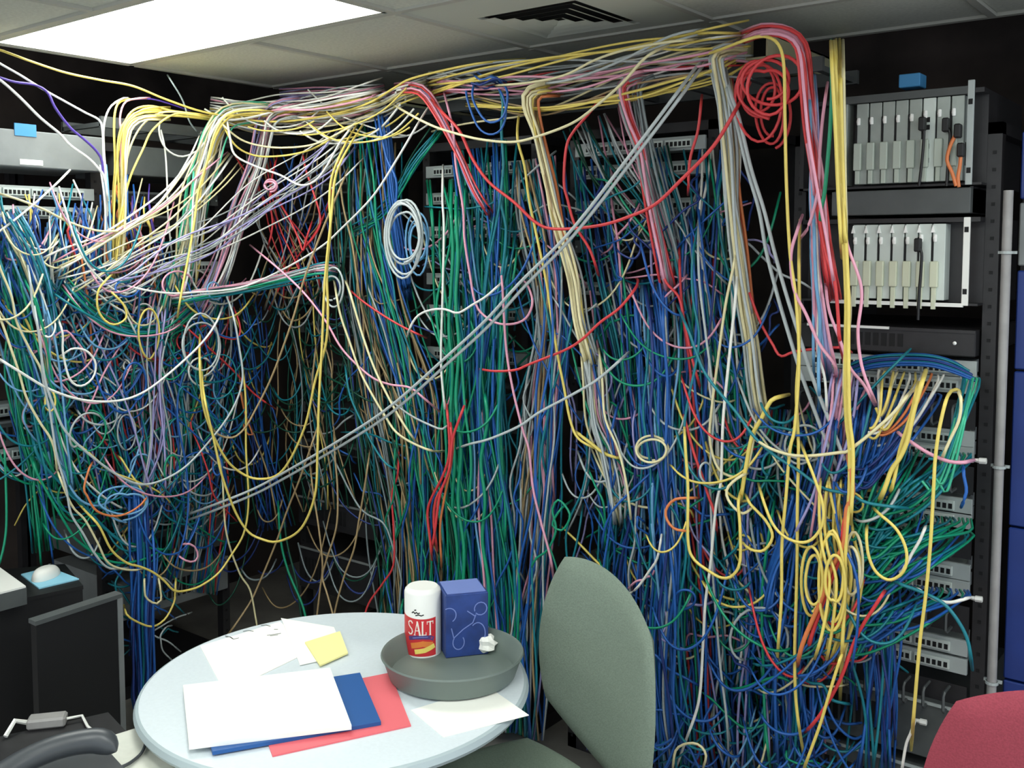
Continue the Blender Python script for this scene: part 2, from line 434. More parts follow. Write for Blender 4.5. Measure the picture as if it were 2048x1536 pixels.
# card chassis
def chassis(z0, z1, label, bright, ncards, xa, pitch):
    T = thing('card_chassis', label, 'card chassis', (2.375, .0, z0))
    H = z1 - z0; mf = M_cardw if bright else M_card; me = M_eject2 if bright else M_eject
    b = MB(); b.box(.0, .485, .02, .42, 0, H)
    b.mi = 0
    b.box(0, .485, -.03, .02, 0, .006); b.box(0, .485, -.03, .02, H - .012, H)
    b.box(.0, .012, -.03, .02, 0, H)
    b.build('case', [M_black], T)
    e = MB(); e.box(.446, .462, -.036, -.028, .0, H + (0 if bright else .02), .001); e.build('right_ear', M_white if bright else M_lgrey, T)
    for zz_ in (.03, H * .83): MB().box(.449, .459, -.0375, -.0355, zz_, zz_ + .014).build('ear_slot', M_hole, T)
    if bright: MB().box(.10, .45, -.037, -.028, -.004, .006).build('lower_lip', M_white, T)
    else:
        MB().box(.10, .45, -.034, .0, H - .014, H + .006).build('top_rail', M_dgrey, T)
    for k in range(ncards):
        x = xa + k * pitch; w_ = pitch * .90
        c = MB(); dy = random.uniform(-.0015, .0015)
        c.box(x, x + w_, -.030 + dy, .02, .012, H - .016, .0012)
        c.mi = 1; c.box(x - pitch * .06, x + pitch * .08, -.0312, -.029, H * .50, H * .78); c.mi = 0
        q = c.build('card', [mf if not (not bright and k == 5) else M_cardw, M_hole], T)
        l = MB(); l.box(x - .003, x + w_ * .55, -.043, -.030, H * .20, H * .50, .002); l.box(x + .001, x + w_ * .40, -.038, -.030, H * .05 if not bright else -.012, H * .2, .001)
        l.build('lever', me, q)
        s = MB(); zc = H * .74 + (.006 if k > 4 else 0)
        s.tube([(x + w_ * .22, -.0325, zc - .009), (x + w_ * .22, -.0345, zc), (x + w_ * .22, -.0325, zc + .009)], [.0045, .0055, .0045], 8)
        s.build('indicator', M_stick, q)
        if bright:
            l = MB(); l.prism([(x - .004, H * .83), (x + .006, H * .83), (x + .001, H * .92)], .030, .036, Matrix.Rotation(math.pi / 2, 4, 'X')); l.build('latch', M_stick, q)
        if (not bright and k == 5):
            s = MB()
            for zz_ in (.25, .40, .60, .68): s.box(x + .004, x + .018, -.0325, -.0295, H * zz_, H * zz_ + .013)
            s.build('socket', M_hole, q)
    return T
CH1 = chassis(1.918, 2.165, 'upper card chassis with eight grey cards in the rightmost rack', False, 8, .160, .0352)
CH2 = chassis(1.605, 1.835, 'lower card chassis with seven white cards in the rightmost rack', True, 7, .158, .0352)
b = MB(); b.box(.115, .135, -.032, .02, .01, .235, .001); b.build('side_card', M_card, CH1)
MB().box(.118, .128, -.0335, -.0315, .165, .18).build('indicator', M_stick, CH1)
b = MB(); b.box(.443, .447, -.0320, -.029, .05, .11); b.build('socket', M_hole, CH1)
MB().box(.27, .325, -.03, .03, .265, .30, .002).build('blue_tape', M_btape, CH1)
sh = thing('rack_shelf', 'plain grey shelf front between the two card chassis', 'shelf', (2.375, 0, 1.845))
MB().box(.10, .463, -.045, .30, 0, .066, .002).build('shelf_front', M_dgrey, sh)
for x in (.1, .455): MB().box(x, x + .008, -.02, .30, .0, .07).build('bracket', M_black, sh)

# overhead ladder tray and the open square tubes that carry it
def ladder(name, x0, x1, y0, y1, z, along, label):
    T = thing(name, label, 'cable tray', (0, 0, z))
    if along == 'x':
        for yy in (y0, y1): MB().box(x0, x1, yy - .008, yy + .008, 0, .04).build('side_rail', M_dgrey, T)
        n = int((x1 - x0) / .22)
        for k in range(n + 1): MB().box(x0 + k * .22, x0 + k * .22 + .02, y0, y1, .004, .02).build('rung', M_dgrey, T)
    else:
        for xx in (x0, x1): MB().box(xx - .008, xx + .008, y0, y1, 0, .04).build('side_rail', M_dgrey, T)
        n = int((y1 - y0) / .22)
        for k in range(n + 1): MB().box(x0, x1, y0 + k * .22, y0 + k * .22 + .02, .004, .02).build('rung', M_dgrey, T)
ladder('cable_tray', .0, 2.45, -.06, .22, 2.245, 'x', 'dark overhead cable ladder along the back row of racks')
ladder('cable_tray', -.25, .02, -.80, .18, 2.20, 'y', 'dark overhead cable ladder over the left row of racks')
def strut(px, py, d, size, L, label):
    p = on_plane(np.array(px), np.array(py), 1, -d)
    T = thing('square_tube', label, 'steel tube', (p[0], p[1], p[2]))
    h = size / 2; t = .006
    b = MB()
    b.box(-h, h, 0, L, h - t, h); b.box(-h, h, 0, L, -h, -h + t); b.box(-h, -h + t, 0, L, -h, h); b.box(h - t, h, 0, L, -h, h)
    b.build('tube', M_beige, T); MB().box(-h + t, h - t, .05, .055, -h + t, h - t).build('inner_dark', M_hole, T)  # black plate paints the dark inside of the hollow tube
    if size < .06:
        b = MB()
        for (a, c, e, f) in ((-h - .001, h + .001, h - t, h + .001), (-h - .001, h + .001, -h - .001, -h + t), (-h - .001, -h + t, -h, h), (h - t, h + .001, -h, h)): b.box(a, c, -.003, .001, e, f)
        b.build('end_rim', M_white, T)
strut(802, 193, .22, .052, .62, 'open square steel tube end poking out of the tray left of centre')
strut(1512, 93, .10, .072, .5, 'beige square tube end above the red cable loops')
# ------------------------------------------------------------------ furniture and things near the camera
def pxz(pts, z):
    a = np.array(pts, float); return on_plane(a[:, 0], a[:, 1], 2, z)
TC = (1.76, -1.25)
T = thing('round_table', 'round pale grey-blue table standing before the racks', 'table', (TC[0], TC[1], 0))
MB().lathe([(0, .712), (.43, .712), (.447, .716), (.452, .725), (.447, .736), (.440, .7385)], 96).build('edge_band', M_tedge, T, True)
MB().lathe([(.4405, .7386), (.43, .7395), (0, .7395)], 96).build('tabletop', M_ttop, T, True)
MB().lathe([(0, .70), (.12, .70), (.12, .69), (.035, .68), (.035, .10), (.05, .06), (0, .06)], 24).build('column', M_black, T, True)
for k in range(4):
    b = MB(); b.prism([(.02, -.03), (.36, -.022), (.38, 0), (.36, .022), (.02, .03)], .015, .06, Matrix.Rotation(k * math.pi / 2 + .4, 4, 'Z')); b.build('foot', M_black, T)

def slab(name, px, z, th, m, label, cat, group=None):
    P = pxz(px, z + th); c = P.mean(0)
    b = MB(); b.prism([(p[0] - c[0], p[1] - c[1]) for p in P], 0, th)
    o = b.build(name, m); o.location = (c[0], c[1], z)
    return tag(o, label, cat, group), c
ZT = .7397
o, c = slab('paper_sheet', [(400, 1292), (560, 1243), (625, 1300), (450, 1385)], ZT, .0015, M_paper, 'white paper with dark scribbled notes at the left back of the round table', 'paper')
b = MB()
def inkline(px, z, wd=.0022):
    P = pxz(px, z)
    for p, q in zip(P[:-1], P[1:]):
        d = (q - p)[:2]; L = np.linalg.norm(d) + 1e-9; n = np.array([-d[1], d[0]]) / L * wd
        b.quad([(p[0] - n[0] - c[0], p[1] - n[1] - c[1], .0018), (q[0] - n[0] - c[0], q[1] - n[1] - c[1], .0018), (q[0] + n[0] - c[0], q[1] + n[1] - c[1], .0018), (p[0] + n[0] - c[0], p[1] + n[1] - c[1], .0018)])
for px in ([(522, 1252), (532, 1251), (541, 1254)], [(486, 1264), (496, 1262), (507, 1264)], [(534, 1272), (548, 1270), (562, 1268)], [(540, 1273), (556, 1271)], [(450, 1273), (460, 1275), (466, 1279)], [(466, 1280), (478, 1277)], [(548, 1260), (556, 1260)]):
    inkline(px, ZT, .0016)
b.build('writing', M_ink, o)
slab('paper_sheet', [(562, 1236), (668, 1254), (690, 1310), (600, 1330)], ZT + .0018, .0012, M_paper, 'white crumpled sheet partly over the scribbled paper', 'paper')
slab('sticky_note_pad', [(610, 1284), (680, 1262), (696, 1305), (640, 1330)], ZT + .0035, .004, M_yellowp, 'pale yellow note pad beside the scribbled paper', 'note pad')
slab('folder', [(545, 1511), (822, 1450), (780, 1345), (505, 1400)], ZT, .0035, M_pfold, 'pink folder at the bottom of the pile on the round table', 'folder')
slab('folder', [(425, 1503), (762, 1443), (720, 1345), (395, 1395)], ZT + .0037, .008, M_bfold, 'blue folder between the white papers and the pink folder', 'folder')
slab('paper_stack', [(378, 1490), (703, 1450), (660, 1335), (366, 1370)], ZT + .0119, .010, M_paper, 'thick stack of white papers on the blue folder', 'paper')
slab('paper_sheet', [(887, 1474), (1058, 1430), (975, 1372), (822, 1420)], ZT, .0012, M_paper, 'single white sheet at the right front edge of the round table', 'paper')
# tray with the salt and the tissue box
tc = pxz([(905, 1300)], .80)[0]
tr = thing('round_tray', 'grey round tray holding the salt canister and blue box', 'tray', (tc[0], tc[1], ZT))
MB().lathe([(0, 0), (.135, 0), (.150, .006), (.166, .052), (.170, .056), (.168, .060), (.162, .056), (.146, .012), (.132, .007), (0, .007)], 64).build('dish', M_tray, tr, True)
bz = ZT + .0075
sp = pxz([(846, 1302)], bz)[0]
face = math.atan2(CAM[1] - sp[1], CAM[0] - sp[0])
S = thing('salt_canister', 'red and white salt canister standing in the grey tray', 'canister', (sp[0], sp[1], bz), face)
SR, SH = .0455, .168
MB().lathe([(0, 0), (SR, 0), (SR, SH - .012), (SR - .002, SH - .006), (SR - .008, SH), (0, SH)], 48).build('body', M_white, S, True)
def wrap(mb, poly, r):
    """poly in (u to the viewer's right, v up) wrapped round the canister, local +x faces the viewer"""
    mb.quad([(r * math.cos(u / r), r * math.sin(u / r), v) for (u, v) in poly])
b = MB()
for k in range(24):
    u0 = -.066 + k * .0042; u1 = u0 + .0042
    dip = lambda u: .098 + .004 * (u / .05) ** 2
    wrap(b, [(u0, .004), (u1, .004), (u1, dip(u1)), (u0, dip(u0))], SR + .0003)
b.build('red_label', M_red, S, True)
def stroke(mb, pts, wd, r):
    out = [pts[0]]
    for p, q in zip(pts[:-1], pts[1:]):
        k = max(1, int(abs(q[0] - p[0]) / .005))
        out += [(p[0] + (q[0] - p[0]) * i / k, p[1] + (q[1] - p[1]) * i / k) for i in range(1, k + 1)]
    pts = out
    for p, q in zip(pts[:-1], pts[1:]):
        d = np.array(q) - np.array(p); L = np.linalg.norm(d) + 1e-9; n = np.array([-d[1], d[0]]) / L * wd / 2; e = d / L * wd * .25
        p_, q_ = np.array(p) - e, np.array(q) + e
        wrap(mb, [tuple(p_ - n), tuple(q_ - n), tuple(q_ + n), tuple(p_ + n)], r)
b = MB(); g = SR + .0009; h0, h1 = .058, .092; hm = (h0 + h1) / 2
def G(u): return u * .92 - .010
Sg = [(.0155, .087), (.0125, .0915), (.0065, .0915), (.0025, .088), (.0035, .081), (.0085, .076), (.0135, .072), (.0155, .066), (.0125, .060), (.0065, .0585), (.0025, .062)]
stroke(b, [(G(u - .034), v) for u, v in Sg], .0032, g)
stroke(b, [(G(-.012), h0), (G(-.0045), h1)], .0022, g); stroke(b, [(G(-.0045), h1), (G(.003), h0)], .0042, g); stroke(b, [(G(-.009), .069), (G(0.0), .069)], .002, g)
for u in (-.012, .003): stroke(b, [(G(u - .0025), h0), (G(u + .0025), h0)], .0016, g)
stroke(b, [(G(.010), h0), (G(.010), h1)], .0038, g); stroke(b, [(G(.0075), h1), (G(.013), h1)], .0016, g); stroke(b, [(G(.0075), h0 + .0006), (G(.020), h0 + .0006)], .002, g); stroke(b, [(G(.0195), h0), (G(.0195), h0 + .007)], .0018, g)
stroke(b, [(G(.031), h0), (G(.031), h1)], .0038, g); stroke(b, [(G(.022), h1 - .001), (G(.040), h1 - .001)], .0024, g); stroke(b, [(G(.0285), h0), (G(.0335), h0)], .0016, g)
for u in (.0225, .0395): stroke(b, [(G(u), h1), (G(u), h1 - .007)], .0018, g)
b.build('lettering', M_lred, S, recalc=False)
b = MB()
for (pts) in ([(-.021, .120), (-.017, .121)], [(-.028, .113), (-.024, .116), (-.020, .112), (-.016, .115), (-.012, .112), (-.008, .114)], [(-.018, .107), (-.010, .109), (-.004, .107), (.002, .109)]):
    stroke(b, pts, .003, SR + .0006)
b.build('small_lettering', M_ink, S, recalc=False)
b = MB(); stroke(b, [(-.036, .048), (-.018, .052), (0, .053), (.018, .051), (.026, .047)], .010, SR + .0009); b.build('purple_ribbon', M_purp, S, recalc=False)
b = MB(); stroke(b, [(-.026, .050), (-.006, .0535), (.012, .053)], .002, SR + .0013); b.build('ribbon_lettering', M_swirl, S, recalc=False)
b = MB(); stroke(b, [(-.028, .030), (0, .036), (.022, .032)], .014, SR + .0009); b.build('orange_picture', M_oran, S, recalc=False)
b = MB(); stroke(b, [(-.018, .016), (.005, .020), (.028, .028)], .012, SR + .0013); b.build('yellow_picture', M_yel, S, recalc=False)
b = MB(); stroke(b, [(.058, .03), (.058, .10)], .006, SR + .0009); b.build('white_stripe', M_white, S, recalc=False)
tp = pxz([(925, 1296)], bz)[0]
face = math.atan2(CAM[1] - tp[1], CAM[0] - tp[0])
B = thing('tissue_box', 'blue cube box with pale swirls in the grey tray beside the salt', 'box', (tp[0] , tp[1], bz), face + .22)
q = .054
MB().box(-q, q, -q, q, 0, .158, .002).build('carton', M_tissue, B)
MB().box(-q * .9, q * .9, -q * .9, q * .9, .1585, .160, .0).build('top_print', M_swirl, B)
b = MB()
def fstroke(pts, wd=.0026):
    for p_, r_ in zip(pts[:-1], pts[1:]):
        d = np.array(r_) - np.array(p_); L = np.linalg.norm(d) + 1e-9; n = np.array([-d[1], d[0]]) / L * wd / 2
        b.quad([(q + .0008, p_[0] - n[0], p_[1] - n[1]), (q + .0008, r_[0] - n[0], r_[1] - n[1]), (q + .0008, r_[0] + n[0], r_[1] + n[1]), (q + .0008, p_[0] + n[0], p_[1] + n[1])])
def arc(cx, cy, r, a0, a1, rx=1.0, n=12): return [(cx + rx * r * math.cos(math.radians(a0 + (a1 - a0) * k / n)), cy + r * math.sin(math.radians(a0 + (a1 - a0) * k / n))) for k in range(n + 1)]
fstroke(arc(.034, .118, .016, -140, 200)); fstroke(arc(-.046, .108, .018, -60, 120)); fstroke([(-.034, .05), (-.01, .07), (.014, .084), (.022, .104)])
fstroke(arc(-.022, .038, .018, 140, 400, .8)); fstroke(arc(.026, .055, .028, -30, 130, .7)); fstroke([(-.04, .075), (-.034, .05)]); fstroke([(0, .115), (.02, .1)])
b.build('swirl_print', M_swirl, B, recalc=False)
tt = pxz([(972, 1290)], bz + .02)[0]
b = MB(); rr = random.Random(3)
prof = []
for i in range(7):
    for j in range(10):
        th = i / 6 * math.pi; ph = j / 10 * 2 * math.pi; R_ = .026 * (.75 + .45 * rr.random())
        prof.append((R_ * math.sin(th) * math.cos(ph), R_ * math.sin(th) * math.sin(ph), .026 + R_ * .8 * math.cos(th)))
b.v = prof
for i in range(6):
    for j in range(10): b.f.append((i * 10 + j, i * 10 + (j + 1) % 10, (i + 1) * 10 + (j + 1) % 10, (i + 1) * 10 + j)); b.m.append(0)
o = b.build('crumpled_tissue', M_paper); o.location = (tt[0], tt[1], bz); tag(o, 'crumpled white tissue in the grey tray right of the blue box', 'tissue')

# chairs
def chair(loc, rz, m, label, hw0=.225, tilt=0.0):
    T = thing('office_chair', label, 'chair', (loc[0], loc[1], 0), rz)
    nu, nv, hh = 20, 20, .235; k = .34; hw = hw0; roll = tilt
    b = MB(); V = []
    for side in (0, 1):
        for i in range(nu + 1):
            for j in range(nv + 1):
                u, v = -1 + 2 * i / nu, -1 + 2 * j / nv
                x = u * math.sqrt(1 - v * v * k) * hw * (1 - .06 * (v + 1)); z = v * math.sqrt(1 - u * u * k) * hh
                rim = (1 - max(abs(u), abs(v)) ** 4)
                y = .05 * (x / hw) ** 2 * -1 + (z + hh) * .10
                y += (-.022 if side == 0 else .020) * math.sqrt(max(rim, 0)) + (0 if rim > 1e-6 else 0)
                V.append((x, y, .72 + loc[2] + z - x * roll))
    b.v = V; st = (nu + 1) * (nv + 1)
    for side in (0, 1):
        for i in range(nu):
            for j in range(nv):
                a = side * st + i * (nv + 1) + j; f = (a, a + 1, a + nv + 2, a + nv + 1)
                b.f.append(f if side else f[::-1]); b.m.append(0)
    o = b.build('backrest', m, T, True, recalc=False)
    b = MB(); V = []
    for side in (0, 1):
        for i in range(nu + 1):
            for j in range(nv + 1):
                u, v = -1 + 2 * i / nu, -1 + 2 * j / nv
                x = u * math.sqrt(1 - v * v * .25) * .235; y = v * math.sqrt(1 - u * u * .25) * .225
                rim = (1 - max(abs(u), abs(v)) ** 6)
                V.append((x, y - .27, .455 + (.035 if side else -.02) * math.sqrt(max(rim, 0)) - (.02 * max(0, -v) ** 3)))
    b.v = V
    for side in (0, 1):
        for i in range(nu):
            for j in range(nv):
                a = side * st + i * (nv + 1) + j; f = (a, a + 1, a + nv + 2, a + nv + 1)
                b.f.append(f[::-1] if side else f); b.m.append(0)
    b.build('seat', m, T, True, recalc=False)
    MB().box(-.035, .035, .045, .060, .40, .70, .004).build('back_support', M_black, T)
    MB().box(-.035, .035, -.30, .055, .395, .415, .004).build('seat_bracket', M_black, T)
    MB().lathe([(.0, .40), (.026, .40), (.026, .12), (.035, .07), (0, .07)], 16, 0, -.27).build('gas_column', M_black, T, True)
    for k in range(5):
        a = k * 2 * math.pi / 5 + .3
        g = MB(); g.prism([(0, -.022), (.28, -.014), (.28, .014), (0, .022)], .065, .10, Matrix.Translation((0, -.27, 0)) @ Matrix.Rotation(a, 4, 'Z')); leg = g.build('leg', M_black, T)
        w_ = MB(); w_.lathe([(0, -.014), (.022, -.014), (.026, 0), (.022, .014), (0, .014)], 14)
        wo = w_.build('caster', M_blackp, leg, True); wo.matrix_local = Matrix.Translation((.27 * math.cos(a), -.27 + .27 * math.sin(a), .03)) @ Matrix.Rotation(math.pi / 2, 4, 'X')
    return T
chair((2.18, -.76, -.02), math.radians(-18), M_green, 'grey-green fabric chair pushed up behind the right side of the round table', .238, .33)
chair((3.17, -.78, 0), math.radians(37.8 + 172), M_maroon, 'maroon fabric chair in the bottom right corner before the rack')

# left: black cabinets, pad and mouse, printer with white top
def pcab(name, px, z, label, cat, z0=0.0, edge=None, m=M_blackp):
    P = pxz(px, z); c = P.mean(0)
    T = thing(name, label, cat, (c[0], c[1], 0))
    poly = [(p[0] - c[0], p[1] - c[1]) for p in P]
    MB().prism(poly, z0, z - .012).build('body', m, T)
    MB().prism([(p[0] * 1.01, p[1] * 1.01) for p in poly], z - .012, z).build('top', edge or m, T)
    return T, c, poly
T, c, poly = pcab('cabinet', [(-120, 1232), (165, 1171), (128, 1128), (-120, 1150)], .70, 'black cabinet at the left edge carrying the light blue pad', 'cabinet')
slab('desk_pad', [(42, 1148), (98, 1134), (158, 1157), (78, 1176)], .70, .004, M_pad, 'light blue pad on the black cabinet at the left', 'pad')
mc = pxz([(92, 1150)], .71)[0]
b = MB(); V = []
Mo = thing('computer_mouse', 'white computer mouse lying on the light blue pad', 'mouse', (mc[0], mc[1], .7045), math.radians(120))
n1, n2 = 10, 18
for i in range(n1 + 1):
    for j in range(n2):
        th = i / n1 * math.pi / 2; ph = j / n2 * 2 * math.pi
        V.append((.058 * math.cos(th) ** .6 * math.cos(ph), .034 * math.cos(th) ** .6 * math.sin(ph), .034 * math.sin(th) * (1 - .15 * math.cos(ph) * math.cos(th))))
b.v = V
for i in range(n1):
    for j in range(n2): b.f.append((i * n2 + j, i * n2 + (j + 1) % n2, (i + 1) * n2 + (j + 1) % n2, (i + 1) * n2 + j)); b.m.append(0)
b.build('shell', M_white, Mo, True); MB().box(.02, .024, -.004, .004, .030, .0345).build('wheel', M_grey, Mo)
P = pxz([(-90, 1135), (0, 1134), (53, 1172), (-80, 1206)], .755); c = P.mean(0)
T = thing('document_tray', 'white-topped tray at the left edge of the photo beside the blue pad', 'tray', (c[0], c[1], .70))
poly = [(p[0] - c[0], p[1] - c[1]) for p in P]
MB().prism(poly, .0, .05).build('tray_body', M_dgrey, T); MB().prism([(p[0] * .985, p[1] * .985) for p in poly], .05, .055).build('paper_top', M_white, T)
P = pxz([(72, 1242), (241, 1187)], .74)
T = thing('low_cabinet', 'black low cabinet with a grey top edge left of the round table', 'cabinet', (P[0][0], P[0][1], 0))
e = P[1] - P[0]
poly = [(0, 0), (e[0], e[1]), (e[0] - .03, e[1]), (-.03, 0)]
MB().prism(poly, 0, .728).build('body', M_blackp, T)
MB().prism([(.004, -.004), (e[0] + .004, e[1] + .004), (e[0] - .034, e[1] + .004), (-.034, -.004)], .728, .74).build('top', M_dgrey, T)
MB().box(e[0] - .004, e[0] + .004, e[1] - .012, e[1] + .004, 0, .728).build('corner_post', M_grey, T)
# clutter low at the left
T, c, poly = pcab('computer_tower', [(-120, 1500), (215, 1425), (262, 1475), (-60, 1590)], .56, 'black computer case at the lower left behind the desk phone', 'computer', edge=M_black)
P = pxz([(95, 1452)], .56)[0]
T = thing('power_adapter', 'pale plug adapter lying on the black computer case', 'adapter', (P[0], P[1], .561), .9)
MB().box(-.045, .045, -.022, .022, 0, .026, .005).build('body', M_pipe, T)
MB().tube([(.045, 0, .013), (.08, .01, .012), (.10, -.04, .006), (.13, -.09, .005)], .0035, 6).build('lead', M_white, T, True)
MB().tube([(-.045, 0, .013), (-.07, -.02, .03), (-.085, -.05, .006)], .006, 6).build('plug', M_white, T, True)
# near desk with the phone
D = thing('desk', 'pale laminate desk in the near left foreground under the phone', 'desk', (0, 0, 0))
P = pxz([(285, 1452), (680, 1490), (900, 1800), (-150, 1800), (-60, 1560)], .695)
MB().prism([(p[0], p[1]) for p in P], .665, .695).build('desktop', M_desk, D)
for k in (0, 1, 2, 3):
    p = P[k] * .93 + P.mean(0) * .07
    MB().box(p[0] - .02, p[0] + .02, p[1] - .02, p[1] + .02, 0, .665).build('leg', M_dgrey, D)
p0 = pxz([(110, 1560)], .70)[0]
H = thing('desk_phone', 'dark grey desk phone with a curved handset on the pale desk', 'telephone', (p0[0], p0[1], .6955), math.radians(0))
A = pxz([(-60, 1590), (-10, 1560), (50, 1532), (110, 1511), (165, 1496), (205, 1490), (232, 1497)], .775)
zz_ = [.765, .775, .785, .790, .788, .782, .770]
pts = np.array([(a[0] - p0[0], a[1] - p0[1], z - .6955) for a, z in zip(A, zz_)])
sp_ = spline(pts, n=30); rad = .023 + .006 * np.abs(np.linspace(-1, 1, 30)) ** 4
rad[-5:] *= np.array([1, .95, .8, .55, .12]); b = MB(); b.tube(sp_, rad, 14); b.build('handset', M_phone, H, True)
b = MB(); b.tube(sp_[2:-3] + np.array([.006, -.012, .016]), .004, 8); b.build('rim_highlight', M_phone2, H, True)  # lighter grey strip paints a highlight along the handset rim
Pb = pxz([(-60, 1545), (215, 1500), (270, 1560), (60, 1660), (-80, 1640)], .73)
b = MB(); b.prism([(p[0] - p0[0], p[1] - p0[1]) for p in Pb], 0, .035); b.build('base', M_phone, H)
C_ = pxz([(282, 1457), (292, 1478), (285, 1505), (262, 1527), (235, 1540), (215, 1550)], .699)
b = MB(); b.tube(spline([(q_[0] - p0[0], q_[1] - p0[1], .006) for q_ in C_], n=26), .0035, 6); b.build('cord', M_phone, H, True)
# ------------------------------------------------------------------ the cables
def to3d(pp, d, tuck0=None, tuck1=None):
    """pp: k x 2 path as seen from the camera, d: distance in front of the rack fronts"""
    n = len(pp); s = np.linspace(0, 1, n); dd = np.broadcast_to(np.asarray(d, float), (n,)).copy()
    if tuck0 is not None: dd = tuck0 + (dd - tuck0) * np.clip(s / .08, 0, 1) ** .5
    if tuck1 is not None: dd = tuck1 + (dd - tuck1) * np.clip((1 - s) / .08, 0, 1) ** .5
    P = wall_at(pp[:, 0], pp[:, 1], dd)
    P[:, 2] = np.clip(P[:, 2], .008, 2.428)
    return P
def mesh_np(name, V, F, mats, mi=None):
    me = bpy.data.meshes.new(name)
    V = np.ascontiguousarray(V, np.float32); F = np.ascontiguousarray(F, np.int32)
    me.vertices.add(len(V)); me.vertices.foreach_set('co', V.ravel())
    me.loops.add(F.size); me.loops.foreach_set('vertex_index', F.ravel())
    me.polygons.add(len(F)); me.polygons.foreach_set('loop_start', np.arange(0, F.size, 4, dtype=np.int32))
    try: me.polygons.foreach_set('loop_total', np.full(len(F), 4, np.int32))
    except Exception: pass
    for m in mats: me.materials.append(m)
    if mi is not None: me.polygons.foreach_set('material_index', mi.astype(np.int32))
    me.polygons.foreach_set('use_smooth', np.ones(len(F), bool))
    me.update(calc_edges=True); me.validate()
    o = bpy.data.objects.new(name, me); COL.objects.link(o); return o
NC = [0]; RS = 1.2
def cable_obj(P, r, col, label, group='network cables of the tangle'):
    V, F = tube_arrays(P, r * RS, 6); c = P[0].copy()
    o = mesh_np('network_cable', V - c, F, [CMD[col]]); o.location = c
    NC[0] += 1
    return tag(o, label, 'cable', group)
STV, STF, STM, off = [], [], [], [0]
def stuff_cable(P, r, col, n=4):
    V, F = tube_arrays(P, r * RS, n)
    STV.append(V); STF.append(F + off[0]); STM.append(np.full(len(F), CN.index(col))); off[0] += len(V)
def parse(s): return np.array([[float(a) for a in q.split(',')] for q in s.split()])

